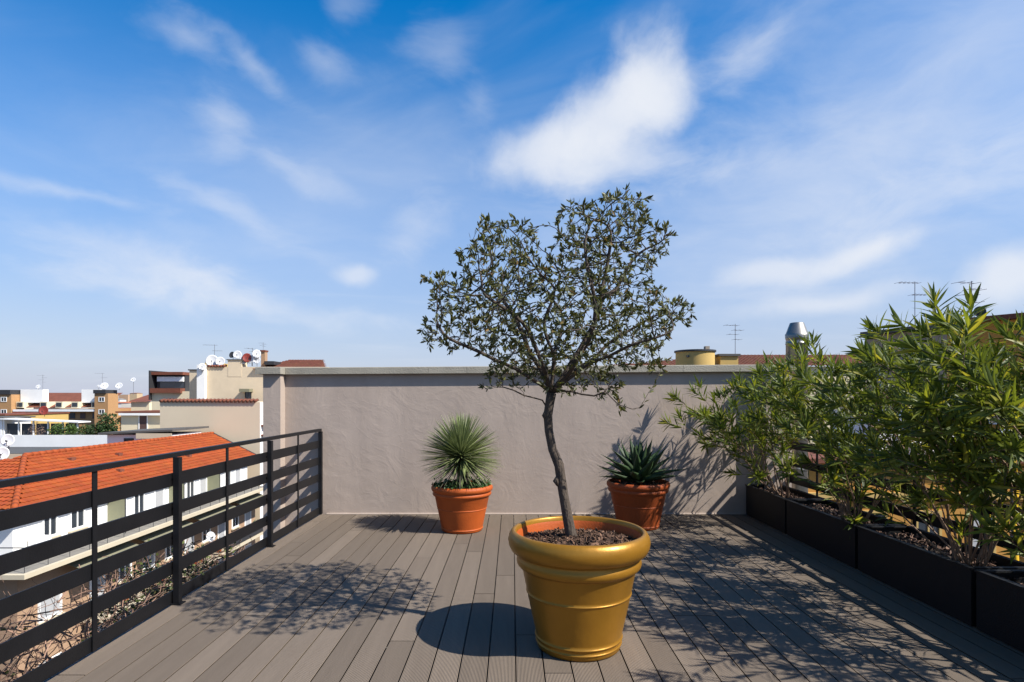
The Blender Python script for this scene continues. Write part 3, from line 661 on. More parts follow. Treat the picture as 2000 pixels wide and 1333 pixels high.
def oleander(by, seed, nst, hmin, hmax, label, lean=(0, 0), spread=.5, nleaf=260, bx=3.10, extra=()):
    rl = random.Random(seed); t = thing('oleander', (bx, by, PH - .06), label, 'shrub', 'oleanders in the planters')
    st = MB(); leaves = []
    def stem(p, d, L_, r, depth):
        pts = [p.copy()]; k = max(4, int(L_ / .07)); d = d.normalized(); bendv = Vector((rl.gauss(0, .035), rl.gauss(0, .035), .012 if depth else .028))
        for i in range(k):
            d = (d + bendv + Vector((rl.gauss(0, .03), rl.gauss(0, .03), 0))).normalized(); pts.append(pts[-1] + d * (L_ / k))
        st.tube(pts, [r * (1 - .55 * i / k) for i in range(k + 1)], 6 if depth == 0 else 5)
        if depth < 2 and L_ > .28:
            nb = rl.choice([2, 3, 3]) if depth == 0 else rl.choice([0, 2, 2])
            for b in range(nb):
                a = 6.283 * (b + rl.random() * .6) / max(nb, 1); o = d.orthogonal().normalized(); o.rotate(Quaternion(d, a)); stem(pts[-1], d * 1.0 + o * rl.uniform(.35, .75), L_ * rl.uniform(.32, .55), r * .5, depth + 1)
            for b in range(rl.choice([1, 1, 2]) if depth == 0 else 0):    # side shoots lower down
                q = rl.randint(int(k * .3), k - 1); o = d.orthogonal().normalized(); o.rotate(Quaternion(d, rl.random() * 6.283)); stem(pts[q], d * .8 + o * .8, L_ * rl.uniform(.2, .38), r * .45, depth + 1)
            if nb == 0: tip(pts[-1], d)
        else: tip(pts[-1], d)
        start = rl.choice([.62, .7, .78, .82]) if depth == 0 else .28
        q = start * L_
        while q < L_ * .97:                                   # whorls of three
            i = min(k - 1, int(q / L_ * k)); pp = pts[i].lerp(pts[i + 1], q / L_ * k - i); a0 = rl.random() * 6.283
            if rl.random() < .8: whorl(pp, (pts[i + 1] - pts[i]).normalized(), a0, rl.uniform(.45, .85))
            q += rl.uniform(.042, .07)
    def whorl(p, ax, a0, out, n=3):
        for b in range(n):
            o = ax.orthogonal().normalized(); o.rotate(Quaternion(ax, a0 + 6.283 * b / n + rl.uniform(-.3, .3))); d = (ax * (1.0 - out * .55) + o * out + Vector((0, 0, rl.uniform(-.08, .22)))).normalized(); put(p, d, ax, rl.uniform(.105, .17))
    def tip(p, ax):
        whorl(p, ax, rl.random() * 6, .45, 4); whorl(p - ax * .015, ax, rl.random() * 6, .72, 4); whorl(p - ax * .035, ax, rl.random() * 6, .9, 3); whorl(p + ax * .005, ax, rl.random() * 6, .2, 2)
    def put(p, d, ax, L_):
        up = ax - d * ax.dot(d); up = up.normalized() if up.length > 1e-3 else d.orthogonal().normalized(); s = up.cross(d)
        M_ = Matrix((d, s, up)).transposed(); M_ = Matrix.Rotation(rl.gauss(0, .35), 3, d) @ M_
        leaves.append((p.copy(), M_, L_, L_ * rl.uniform(.85, 1.2), rl.choice([0, 0, 1, 1, 1, 2, 3, 3, 3, 4, 5, 5]) * 2 + (rl.random() < .45)))
    base = Vector((bx, by, PH - .07))
    for i in range(nst):
        a = 6.283 * (i + rl.random() * .7) / nst; sp = spread * rl.uniform(.25, 1.0); L_ = rl.uniform(hmin, hmax) * (.62 if rl.random() < .35 else .74)
        d = Vector((math.cos(a) * sp * .8 + lean[0], math.sin(a) * sp * 1.1 + lean[1], 1)); stem(base + Vector((math.cos(a) * .05, math.sin(a) * .09, 0)), d, L_, rl.uniform(.0065, .0105), 0)
    for (d, L_) in extra: stem(base + Vector((rl.gauss(0, .03), rl.gauss(0, .05), 0)), Vector(d), L_, .008, 0)
    st.build('stems', 'oleander_stem', t, True)
    # the nearest leaves are leaves of their own, the rest one mass
    leaves.sort(key=lambda q: (q[0] - Vector((0, 0, CAM_Z))).length); rest = MB()
    tl = t.location
    for i, (p, M_, L_, W_, v) in enumerate(leaves):
        if i % max(1, len(leaves) // (2 * nleaf)) == 0 and i // max(1, len(leaves) // (2 * nleaf)) < nleaf:
            o = bpy.data.objects.new('leaf', LEAF_VARIANTS[v][1]); COL.objects.link(o); o.parent = t
            M4 = (M_ @ Matrix.Diagonal((L_, W_, L_))).to_4x4(); M4.translation = p - tl; o.matrix_basis = M4
        else:
            mb = LEAF_VARIANTS[v][0]; S = M_ @ Matrix.Diagonal((L_, W_, L_)); b = len(rest.v)
            rest.v += [tuple(S @ Vector(q) + p) for q in mb.v]; rest.c += mb.c; rest.f += [tuple(b + k for k in f) for f in mb.f]; rest.mi += mb.mi
    rest.build('foliage', 'oleander_leaf', t, True, kind='stuff', use_col=True)
    print('oleander', by, len(leaves))
oleander(6.50, 31, 11, .95, 1.35, 'leafy oleander beside the wall, leaning out over the shaded agave pot', (-.30, -.08), .55, 260, extra=(((-1.0, -.1, .50), .85), ((-.95, -.25, .66), .9), ((-.85, .0, .9), .95), ((-.6, -.2, 1), 1.0), ((-.7, -.5, .8), .8), ((-.3, -.5, 1), .95)))
oleander(5.15, 32, 13, 1.1, 1.5, 'oleander in the second planter from the wall, in front of the flue pipe', (-.08, -.08), .6, 290, extra=(((-.5, -.6, .8), .85), ((-.75, -.2, .55), .6), ((-.6, .1, .7), .7), ((-.2, -.7, .9), .95)))
oleander(3.85, 33, 12, 1.12, 1.6, 'tall oleander in the third planter with long bare stems', (-.04, 0), .68, 300, extra=(((-.45, -.5, 1.0), .9), ((.0, .8, 1), 1.1), ((-.6, .5, .6), .65), ((-.3, .9, .8), .9), ((-.55, -.2, .7), .65), ((-.2, -.8, .9), .9)))
oleander(3.02, 34, 12, 1.13, 1.56, 'nearest oleander, its upper leaves reaching in at the right edge', (-.10, .05), .55, 300, extra=(((-.35, .2, 1), 1.05), ((-.3, .35, 1), 1.1), ((-.5, .0, .9), .85), ((-.45, .3, .7), .7), ((-.6, -.1, 1), .9)))
oleander(1.60, 35, 12, 1.15, 1.6, 'oleander beside the camera, seen only by its shadow on the deck', (.05, 0), .48, 150)

# ================================================================== DRY CREEPER OUTSIDE THE LEFT RAILING
def creeper():
    t = thing('dry_creeper', (-2.75, 3.6, -.36), 'tangle of bare brown creeper twigs outside the left railing', 'creeper'); rl = random.Random(8); mb = MB(); lv = MB()
    for i in range(1500):
        y = rl.uniform(1.6, 5.6); x_ = rl.uniform(-3.02, -2.5); top = .16 + .14 * math.sin(y * 2.1) + (.1 if y < 3.2 else 0); p = Vector((x_, y, rl.uniform(-.36, top * .7))); d = Vector((rl.gauss(0, .6), rl.gauss(0, 1), rl.gauss(.15, .5))).normalized(); pts = [p]
        for k in range(rl.randint(5, 10)):
            d = (d + Vector((rl.gauss(0, .2), rl.gauss(0, .2), rl.gauss(0, .17)))).normalized(); q = pts[-1] + d * .042
            q.x = min(-2.455, max(-3.15, q.x)); q.z = max(-.37, min(q.z, top + .10)); pts.append(q)
        f = rl.uniform(.5, 1.7); r = rl.choice([.0015, .002, .0025, .0035, .006]); mb.tube(pts, [r * (1 - .5 * k / len(pts)) for k in range(len(pts))], 4, (.17 * f, .10 * f, .068 * f))
        if rl.random() < .03 or (abs(y - 4.3) < .18 and rl.random() < .8) or (abs(y - 4.95) < .15 and rl.random() < .8):
            for k in range(9):
                q = rl.choice(pts) + Vector((rl.gauss(0, .02), rl.gauss(0, .03), rl.gauss(.01, .03))); a = Vector((rl.gauss(0, 1), rl.gauss(0, 1), rl.gauss(0, 1))).normalized(); b = a.orthogonal().normalized(); L_ = .03; g = rl.uniform(.6, 1.5)
                lv.add([q, q + a * L_ * .5 + b * L_ * .35, q + a * L_, q + a * L_ * .5 - b * L_ * .35], [(0, 1, 2, 3)], (.07 * g, .085 * g, .02 * g))
    mb.build('twigs', 'dry_twig', t, kind='stuff', use_col=True); lv.build('leaves', 'hedge', t, kind='stuff', use_col=True)
creeper()

# ================================================================== THE CITY
def fbox(mb, face, u0, u1, z0, z1, n0, n1):
    k, c = face                                           # '+X','-X','-Y' and plane position; n outward
    if k == '+X': return mb.box(c + n0, c + n1, u0, u1, z0, z1)
    if k == '-X': return mb.box(c - n1, c - n0, u0, u1, z0, z1)
    return mb.box(u0, u1, c - n1, c - n0, z0, z1)
def window(b, face, u, z, w, h, frame='white_paint', pane='glass', sill=True, name='window', t=.06):
    mb = MB(); f = min(.09, w * .12)
    fbox(mb, face, u - w / 2, u - w / 2 + f, z, z + h, .003, t); fbox(mb, face, u + w / 2 - f, u + w / 2, z, z + h, .003, t); fbox(mb, face, u - w / 2 + f, u + w / 2 - f, z + h - f, z + h, .003, t); fbox(mb, face, u - w / 2 + f, u + w / 2 - f, z, z + f, .003, t)
    if pane == 'glass': fbox(mb, face, u - f / 3, u + f / 3, z + f, z + h - f, .012, t - .01)
    o = mb.build(name, frame, b); fbox(MB(), face, u - w / 2 + f, u + w / 2 - f, z + f, z + h - f, .004, .02).build('pane' if pane == 'glass' else 'shutter', pane, o)
    if sill: fbox(MB(), face, u - w / 2 - .08, u + w / 2 + .08, z - .08, z - .002, .003, .14).build('sill', 'cornice_cream', o)
    return o
def door(b, face, u, z, w, h, m='shutter'): return window(b, face, u, z, w, h, 'white_paint', m, False, 'door')
def tiled_slope(name, m, parent, A, B, C, D, tw=.24, th=.36, amp=.035):
    # A,B eave ends, D,C ridge ends (A under D); rows of pan tiles as real relief
    A, B, C, D = map(Vector, (A, B, C, D)); e = (B - A).normalized(); n = e.cross(D - A).normalized(); n = n if n.z > 0 else -n; s = n.cross(e).normalized(); s = s if s.z > 0 else -s
    pl = [((p - A).dot(e), (p - A).dot(s)) for p in (A, B, C, D)]; H = max(p[1] for p in pl); u0 = min(p[0] for p in pl); u1 = max(p[0] for p in pl)
    def bounds(v):
        k = min(1, max(0, v / H)); return pl[0][0] + (pl[3][0] - pl[0][0]) * k, pl[1][0] + (pl[2][0] - pl[1][0]) * k
    mb = MB(); rows = int(H / th); rt = random.Random(int(abs(A.x * 7 + A.y * 3))); bc = {'roof_tile': (.27, .050, .007), 'old_tile': (.15, .048, .026)}[m]
    for r in range(rows):
        v0 = H * r / rows; v1 = H * (r + 1) / rows; l, rr_ = bounds((v0 + v1) / 2); i0 = int(math.floor((l - u0) / tw)); i1 = int(math.ceil((rr_ - u0) / tw)); K = 4
        us = [min(rr_, max(l, u0 + (i0 + i / K) * tw)) for i in range((i1 - i0) * K + 1)]; vs = []
        for i, u in enumerate(us):
            w = amp * (.5 + .5 * math.cos(2 * math.pi * (i % K) / K)); b0 = A + e * u + s * (v0 - .03) + n * (.05 + w); vs += [b0 - n * (.045), b0, A + e * u + s * v1 + n * (.008 + w)]
        mb.add(vs, [f for i in range(len(us) - 1) for f in ((i * 3, i * 3 + 3, i * 3 + 4, i * 3 + 1), (i * 3 + 1, i * 3 + 4, i * 3 + 5, i * 3 + 2))])
        rowf = rt.uniform(.9, 1.08); ks = [rt.choice((.84, .92, .97, 1, 1, 1.03, 1.07, 1.14)) * rowf for _ in range(len(us) // K + 2)]; hs_ = [rt.uniform(-.006, .008) for _ in ks]
        for i in range(len(us)):
            f = ks[i // K]; cc = (bc[0] * f, (bc[1] + hs_[i // K]) * f, bc[2] * f)
            for q in range(3): mb.c[len(mb.c) - len(vs) + i * 3 + q] = cc
    o = mb.build(name, m + '_laid', parent, kind='stuff', use_col=True); return o
def antenna(base, h, parent_label, kind=0, group='roof antennas', s=1.0, ang=0.0):
    b = Vector(base); t = thing('antenna', b, parent_label, 'antenna', group)
    MB().tube([b, b + Vector((0, 0, h))], .022 * s, 6).build('mast', 'antenna_metal', t)
    cx, sx_ = math.cos(ang), math.sin(ang); e = Vector((cx, sx_, 0)); q = Vector((-sx_, cx, 0))
    for j, (zz, L_, k) in enumerate(((h * .97, 1.3 * s, 6), (h * .72, .9 * s, 5)) if kind == 0 else ((h * .95, 1.0 * s, 3), (h * .80, .7 * s, 3), (h * .66, .7 * s, 2), (h * .5, .5 * s, 2))):
        c = b + Vector((0, 0, zz)); mb = MB(); off = .3 if j % 2 == 0 else -.3
        mb.tube([c + e * L_ * (-.5 - off), c + e * L_ * (.5 - off)], .014 * s, 5)
        for i in range(k): p = c + e * L_ * (-.5 - off + i / max(1, k - 1)); w = (.32 - .03 * i) * s; mb.tube([p - q * w, p + q * w], .009 * s, 4)
        mb.build('yagi', 'antenna_metal', t)
    return t
def dish(base, r, label, m='dish_white', az=-60, el=30, mast=.5, group='satellite dishes'):
    r *= .82; b = Vector(base); t = thing('satellite_dish', b, label, 'satellite dish', group)
    d = Vector((math.sin(R(az)) * math.cos(R(el)), -math.cos(R(az)) * math.cos(R(el)), math.sin(R(el)))); c = b + Vector((0, 0, mast)) + d * .12
    MB().tube([b, b + Vector((0, 0, mast))], .03, 6).build('mast', 'antenna_metal', t)
    q = d.to_track_quat('Z', 'Y').to_matrix(); mb = MB(); n = 20; prof = [(.02, 0), (r * .5, r * .06), (r * .8, r * .16), (r, r * .25), (r * .995, r * .23), (r * .78, r * .12), (.02, -.03)]
    vs = [];
    for (a, z) in prof:
        for k in range(n): vs.append(c + q @ Vector((a * math.cos(6.2832 * k / n), a * 1.08 * math.sin(6.2832 * k / n), z)))
    mb.add(vs, [(i * n + k, i * n + (k + 1) % n, (i + 1) * n + (k + 1) % n, (i + 1) * n + k) for i in range(len(prof) - 1) for k in range(n)]); mb.build('reflector', m, t, True)
    f = c + d * r * .95 + q @ Vector((0, -r * .25, 0)); MB().tube([c + q @ Vector((0, -r * .95, r * .2)), f], .018, 5).build('feed_arm', 'antenna_metal', t); MB().tube([f, f - d * .14], .05, 8).build('receiver', 'dark_metal', t)
    return t

# ---- A: long house with the orange tiled roof
def house_a():
    b = thing('apartment_house', (-22, 34, GZ), 'long white-topped apartment house with bright orange tiled roof across the street', 'building')
    E = -20.0; RX = -24.5; ze, zr = -3.04, -1.49; y0, y1 = 22.86, 44.4
    tiled_slope('roof_tiles', 'roof_tile', b, (E, y0, ze), (E, y1, ze), (RX, 46.6, zr), (RX, 28.6, zr))
    tiled_slope('roof_tiles', 'roof_tile', b, (-31.0, y0, ze), (E, y0, ze), (RX, 28.6, zr), (RX - .02, 28.6, zr))
    MB().add([(-31, y0, ze), (-31, y1, ze), (RX, 46.6, zr), (RX, 28.6, zr)], [(0, 1, 2, 3)]).build('rear_slope', 'roof_tile', b)
    for nm, p, q, r in (('hip_cap', (E, y0, ze + .06), (RX, 28.6, zr + .06), .13), ('ridge_cap', (RX, 28.6, zr + .06), (RX, 46.6, zr + .06), .13)):
        p = Vector(p); q = Vector(q); k = int((q - p).length / .42); mb = MB()
        for i in range(k): mb.tube([p.lerp(q, i / k), p.lerp(q, (i + 1.08) / k)], [r, r * .82], 8)
        mb.build(nm, 'roof_tile', b, True)
    MB().tube([(E + .03, y1 + .05, ze), (RX, 46.65, zr + .02)], .09, 6).build('verge', 'dark_metal', b)
    MB().box(E - .02, E + .12, y0 - .1, y1, ze - .16, ze - .005).build('gutter', 'dark_metal', b)
    MB().box(-31, E + .12, y0 - .12, y0 + .02, ze - .165, ze - .006).build('gutter', 'dark_metal', b)
    for (yy, t_) in ((26.5, .45), (31, .3), (33.5, .7), (38, .35), (30.2, .75)):
        c = Vector((E, yy, ze)).lerp(Vector((RX, yy, zr)), t_); MB().box(c.x - .12, c.x + .12, c.y - .16, c.y + .16, c.z, c.z + .16).build('vent_tile', 'old_tile', b)
    MB().box(-31, E + .0, y0 + .05, y1 - .05, ze - .20, ze - .17).build('soffit', 'white_render', b)
    zf = -5.45
    MB().box(-30.5, -20.62, 23.5, 44.3, zf, ze - .2).build('attic_wall', 'white_render', b)
    fw = ('+X', -20.62)
    window(b, fw, 25.35, -4.75, .85, 1.4); window(b, fw, 26.95, -4.75, .95, 1.35)
    for i, yy in enumerate((29.9, 31.4, 33.2, 34.9, 36.4, 37.9, 39.7, 41.2, 42.7)): door(b, fw, yy, zf + .05, .95, 2.15, 'shutter' if i % 3 != 1 else 'glass')
    for yy in (29.0, 38.4, 34.2): 
        s = MB().box(-20.6, -19.72, yy - .02, yy + .02, zf + .12, zf + 1.75).build('privacy_screen', 'frosted', b); mb = MB(); mb.box(-20.6, -19.69, yy - .025, yy + .025, zf + 1.75, zf + 1.79); mb.box(-19.72, -19.69, yy - .025, yy + .025, zf + .02, zf + 1.75); mb.build('frame', 'dark_metal', s)
    MB().box(-20.55, -20.2, 24.15, 24.95, -5.25, -4.55).build('air_conditioner', 'white_paint', b)
    # terrace, cornice, thin railing
    MB().box(-30.5, -19.0, 22.2, 44.5, zf - .12, zf).build('terrace_slab', 'terrace_floor', b)
    mb = MB(); mb.box(-19.06, -18.86, 22.0, 44.55, zf - .13, zf + .05); mb.box(-30.6, -19.061, 22.0, 22.2, zf - .13, zf + .05); mb.build('cornice', 'cornice_cream', b)
    mb = MB(); mb.tube([(-19.2, 22.4, -4.45), (-19.2, 44.4, -4.45)], .022, 5); mb.tube([(-30.5, 22.4, -4.45), (-19.2, 22.4, -4.45)], .022, 5); mb.tube([(-19.2, 22.4, -4.95), (-19.2, 44.4, -4.95)], .01, 4)
    for k in range(20): mb.tube([(-19.2, 22.4 + k * 1.15, zf), (-19.2, 22.4 + k * 1.15, -4.45)], .016, 4)
    mb.build('terrace_railing', 'dark_metal', b)
    # brick storeys below
    MB().box(-30, -20.0, 23.0, 44.3, GZ, zf - .121).build('brick_wall', 'tan_brick', b)
    fb = ('+X', -20.0)
    window(b, fb, 24.6, -8.05, 1.25, 1.4, 'white_paint', 'shutter'); window(b, fb, 24.6, -11.2, 1.25, 1.4, 'white_paint', 'shutter')
    for lv, zb in enumerate((-8.75, -11.85, -14.95)):
        MB().box(-19.98, -18.95, 26.3, 44.2, zb - .2, zb).build('balcony_slab', 'cornice_cream', b)
        mb = MB(); mb.tube([(-19.0, 26.35, zb + 1.0), (-19.0, 44.15, zb + 1.0)], .022, 5); mb.tube([(-19.0, 26.35, zb + .12), (-19.0, 44.15, zb + .12)], .014, 4)
        for k in range(150): y = 26.35 + k * .1193; mb.tube([(-19.0, y, zb), (-19.0, y, zb + 1.0)], .009, 3)
        mb.build('balcony_railing', 'dark_metal', b)
        for i in range(9):
            y = 27.4 + i * 1.95
            (door if i % 2 == 0 else window)(b, fb, y, zb + (.04 if i % 2 == 0 else .85), 1.0, 2.2 if i % 2 == 0 else 1.35, *(('shutter',) if i % 4 == 0 else ()))
        for (a0, a1) in (((25.2, 29.2), (29.8, 34.2), (35.0, 39.5), (40.2, 44.0)) if lv == 0 else ((31.0, 35.2),)):
            zt = zb + 2.95; vs = [(-19.99, a0, zt), (-19.99, a1, zt), (-18.75, a1, zt - .42), (-18.75, a0, zt - .42)]
            vs2 = [(x_, y_, z_ - .03) for x_, y_, z_ in vs] + [(-18.75, a0, zt - .66), (-18.75, a1, zt - .66)]
            MB().add(vs + vs2, [(0, 3, 2, 1), (4, 5, 6, 7), (3, 8, 9, 2), (0, 4, 7, 3), (1, 2, 6, 5)]).build('awning', 'awning', b)
        rl = random.Random(50 + lv)
        ys_ = sorted(rl.uniform(27, 43.5) for _ in range(7)) if lv < 2 else []
        for i, y in enumerate(ys_):
            pp = MB()
            pl = thing('balcony_plant', (-19.3, y, zb), 'potted plant on the %s brick balcony of the orange-roofed house, %s from its near end' % (('upper', 'lower')[lv], ('first', 'second', 'third', 'fourth', 'fifth', 'sixth', 'seventh')[i]), 'plant', 'balcony plants of the orange-roofed house')
            MB().lathe([(.0, .0), (.12, 0), (.16, .28), (.14, .28), (.0, .24)], 10, (-19.3, y, zb)).build('pot', 'terracotta', pl, True)
            for k in range(110):
                a = Vector((rl.gauss(0, 1), rl.gauss(0, 1), rl.gauss(0, 1))).normalized(); c = Vector((-19.3, y, zb + .62)) + Vector((a.x * .24, a.y * .34, a.z * .34)) * rl.random() ** .4; o = a.orthogonal().normalized(); g = rl.uniform(.5, 1.6); L_ = .12
                pp.add([c, c + a * L_ * .5 + o * .04, c + a * L_, c + a * L_ * .5 - o * .04], [(0, 1, 2, 3)], (.06 * g, .08 * g, .025 * g))
            pp.build('foliage', 'hedge', pl, use_col=True, kind='stuff')
    # far end: dark balcony screen and bracket
    MB().box(-19.02, -18.98, 38.3, 43.9, -8.7, -7.85).build('balcony_panel', 'dark_metal', b)
    return b
house_a()
dish((-18.9, 35.6, -11.2), .42, 'white dish on the lower balcony of the orange-roofed house', az=40, el=20, mast=.35)
dish((-19.0, 35.7, -7.6), .36, 'grey-white dish on the upper balcony of the orange-roofed house', az=60, el=20, mast=.3)

def simple_building(name, label, x0, x1, y0, y1, z1, m, z0=GZ, parts=None, roof='flat_roof', lip=.12):
    b = thing(name, ((x0 + x1) / 2, (y0 + y1) / 2, z0), label, 'building'); MB().box(x0, x1, y0, y1, z0, z1).build('wall', m, b)
    if roof: MB().box(x0 - lip, x1 + lip, y0 - lip, y1 + lip, z1 + .002, z1 + .16).build('roof', roof, b)
    return b
def tile_coping(b, x0, x1, y, z, m='old_tile', step=.32):
    mb = MB(); k = int((x1 - x0) / step)
    for i in range(k): c = x0 + (i + .5) * step; mb.tube([(c, y - .16, z + .06), (c, y + .4, z + .16)], .13, 7)
    return mb.build('coping_tiles', m, b, True)
# ---- B: plain beige gable wall
b = simple_building('gable_house', 'house with a plain windowless beige wall behind the orange roof', -28.96, -20.75, 46.8, 56, 1.10, 'beige_render', roof=None)
tile_coping(b, -28.96, -20.7, 46.8, 1.12)
MB().box(-20.748, -20.70, 46.81, 55.9, GZ, 1.05).build('white_side', 'white_render', b)
for z in (-.9, -1.7, -9): MB().box(-20.70, -20.3, 46.9, 47.8, z, z + .12).build('ledge', 'old_tile', b)
# low sheds between roof and gable
b = simple_building('roof_shed', 'low white shed with dark flat roof and cream edge behind the orange ridge', -29.6, -24.9, 41.6, 45.6, -1.25, 'white_render', -4, roof=None)
MB().add([(-30, 41.2, -1.22), (-24.6, 41.2, -.98), (-24.6, 46.2, -.98), (-30, 46.2, -1.22), (-30, 41.2, -1.08), (-24.6, 41.2, -.84), (-24.6, 46.2, -.84), (-30, 46.2, -1.08)], [(0, 3, 2, 1), (4, 5, 6, 7), (0, 1, 5, 4), (1, 2, 6, 5), (2, 3, 7, 6), (3, 0, 4, 7)]).build('roof', 'flat_roof', b)
MB().box(-27.2, -24.62, 41.14, 41.19, -1.5, -1.12).build('fascia', 'cornice_cream', b); window(b, ('-Y', 41.6), -28.0, -2.0, .7, .5, 'dark_metal', 'glass', False)
b = simple_building('low_house', 'low white house with grey flat roof at the far left', -42, -27.0, 33.5, 39, -2.2, 'white_render', roof=None)
MB().add([(-42, 33, -1.92), (-26.6, 33, -1.92), (-26.6, 39.5, -2.1), (-42, 39.5, -2.1), (-42, 33, -1.77), (-26.6, 33, -1.77), (-26.6, 39.5, -1.95), (-42, 39.5, -1.95)], [(0, 3, 2, 1), (4, 5, 6, 7), (0, 1, 5, 4), (1, 2, 6, 5), (2, 3, 7, 6), (3, 0, 4, 7)]).build('roof', 'flat_roof', b)
MB().box(-29.6, -26.62, 32.9, 32.98, -2.25, -1.8).build('fascia', 'cornice_cream', b); window(b, ('-Y', 33.5), -29.4, -3.1, .9, .6, 'dark_metal', 'glass', False)
dish(P(17, 878, 32.5), .40, 'upper round white satellite dish at the left picture edge', az=25, el=12, mast=.5)
dish(P(6, 905, 31), .42, 'lower white satellite dish at the left picture edge', az=25, el=12, mast=.5)
# ---- white parapet terrace in the middle distance
b = simple_building('terrace_house', 'long white parapet of a roof terrace behind the grey flat roof', -62, -36.4, 52, 58.4, -2.75, 'white_render', roof='terrace_floor', lip=-.2)
MB().box(-62, -36.5, 51.85, 51.99, -3.2, -1.95).build('parapet', 'white_render', b); MB().box(-36.35, -31, 51.9, 58, GZ, -2.0).build('side_wing', 'stained_beige', b); MB().box(-36.5, -36.3, 51.7, 51.84, -3.0, -2.0).build('downpipe', 'dark_metal', b)
MB().box(-51.6, -49.3, 55.0, 58.3, -2.6, -.55).build('roof_box', 'white_render', b); MB().box(-52.0, -48.9, 54.7, 58.4, -.548, -.42).build('roof_box_slab', 'flat_roof', b)
v = thing('veranda', (-47, 56, -2.6), 'white glazed veranda with plants on the white-parapet terrace', 'veranda')
for k in range(6): MB().box(-49.2 + k * 1.42, -49.1 + k * 1.42, 55.0, 55.1, -2.59, -.66 - k * .062).build('post', 'white_paint', v)
MB().add([(-49.2, 54.6, -.62), (-41.6, 54.6, -.95), (-41.6, 56.2, -.95), (-49.2, 56.2, -.62), (-49.2, 54.6, -.52), (-41.6, 54.6, -.85), (-41.6, 56.2, -.85), (-49.2, 56.2, -.52)], [(0, 3, 2, 1), (4, 5, 6, 7), (0, 1, 5, 4), (1, 2, 6, 5), (2, 3, 7, 6), (3, 0, 4, 7)]).build('roof', 'white_paint', v)
for k in range(5): MB().box(-49.09 + k * 1.42, -47.79 + k * 1.42, 55.3, 55.32, -2.5, -1.05).build('pane', 'glass', v)
def bush(c, rx, ry, rz, label, n=500, col=(.045, .075, .02), L_=.2, seed=1, name='shrub', group='terrace shrubs'):
    rl = random.Random(seed); c = Vector(c); t = thing(name, c - Vector((0, 0, rz)), label, 'shrub', group); mb = MB()
    MB().tube([c - Vector((0, 0, rz)), c], [.06, .03], 6).build('stem', 'bark', t)
    for k in range(n):
        a = Vector((rl.gauss(0, 1), rl.gauss(0, 1), rl.gauss(0, 1))).normalized(); s = rl.random() ** .45 * (1 + .18 * math.sin(5 * a.x + 3 * a.z + seed)); p = c + Vector((a.x * rx, a.y * ry, a.z * rz)) * s; d = (a + Vector((rl.gauss(0, .6), rl.gauss(0, .6), rl.gauss(0, .6)))).normalized(); o = d.orthogonal().normalized(); o.rotate(Quaternion(d, rl.random() * 6.28)); g = rl.uniform(.5, 1.6)
        mb.add([p, p + d * L_ * .5 + o * L_ * .3, p + d * L_, p + d * L_ * .5 - o * L_ * .3], [(0, 1, 2, 3)], tuple(q * g for q in col))
    mb.build('foliage', 'hedge', t, use_col=True, kind='stuff'); return t
bush(P(210, 835, 53.6), .9, .7, 1.35, 'tall dark green bush at the right end of the veranda', 900, (.03, .06, .015), .25, 2)
bush(P(190, 843, 53.4), .8, .6, .7, 'low dark bush left of the tall veranda bush', 500, (.03, .055, .015), .22, 3)
bush(P(112, 845, 53.2), .7, .5, .75, 'light green bush beside the white roof box', 450, (.06, .10, .02), .2, 4)
bush(P(138, 844, 53.2), .65, .5, .7, 'light green bush in the middle of the veranda', 450, (.06, .10, .02), .2, 5)
bush(P(165, 845, 53.2), .6, .5, .6, 'small green bush in front of the veranda panes', 400, (.05, .085, .02), .2, 6)
bush(P(72, 842, 53.0), .7, .5, .9, 'bare brownish shrub against the white roof box', 260, (.17, .11, .08), .14, 7)
dish(P(87, 814, 60), .55, 'dark red satellite dish in front of the far brick block', 'dish_red', az=15, el=10, mast=.6)
# ---- E: cream roof hut with door
b = simple_building('roof_hut', 'cream roof house with a brown door beside the beige gable wall', -40.2, -33.2, 58.5, 64, -.1, 'cream_render', roof='old_tile', lip=.35)
door(b, ('-Y', 58.5), P(280, 800, 58.5).x, -2.35, .95, 2.05, 'brown_door'); MB().box(-40.2, -33.2, 58.1, 58.44, -.35, -.12).build('fascia', 'white_paint', b); MB().box(P(232, 0, 58).x, P(305, 0, 58).x, 56.5, 56.62, -3.4, -2.55).build('parapet', 'stained_beige', b)
# ---- D: penthouse with red tiles
b = simple_building('penthouse', 'cream penthouse with two dark red roofs and a long window', -41.8, -36.2, 66, 73, 2.2, 'cream_render', roof=None)
xa, xb = P(300, 0, 66).x, P(356, 0, 66).x
MB().box(xa, xb, 66.6, 72, 2.201, 4.1).build('upper_wall', 'dark_metal', b); MB().box(xa - .2, xb, 65.6, 66.55, 2.0, 2.55).build('lower_tiles', 'old_tile', b)
MB().box(xa + .2, xb - .1, 66.3, 66.56, 3.35, 3.9).build('blind', 'white_paint', b); fbox(MB(), ('-Y', 66.6), xa + .35, xb - .15, 2.6, 3.3, .003, .03).build('window', 'glass', b)
MB().box(xa - .3, xb + .1, 65.9, 72, 4.11, 4.45).build('upper_tiles', 'old_tile', b); window(b, ('-Y', 66), P(333, 0, 66).x, .35, .8, 1.0, 'dark_metal', 'glass', False)
MB().box(-41.9, -41.78, 65.6, 72, 1.2, 4.6).build('side_screen', 'dark_metal', b)
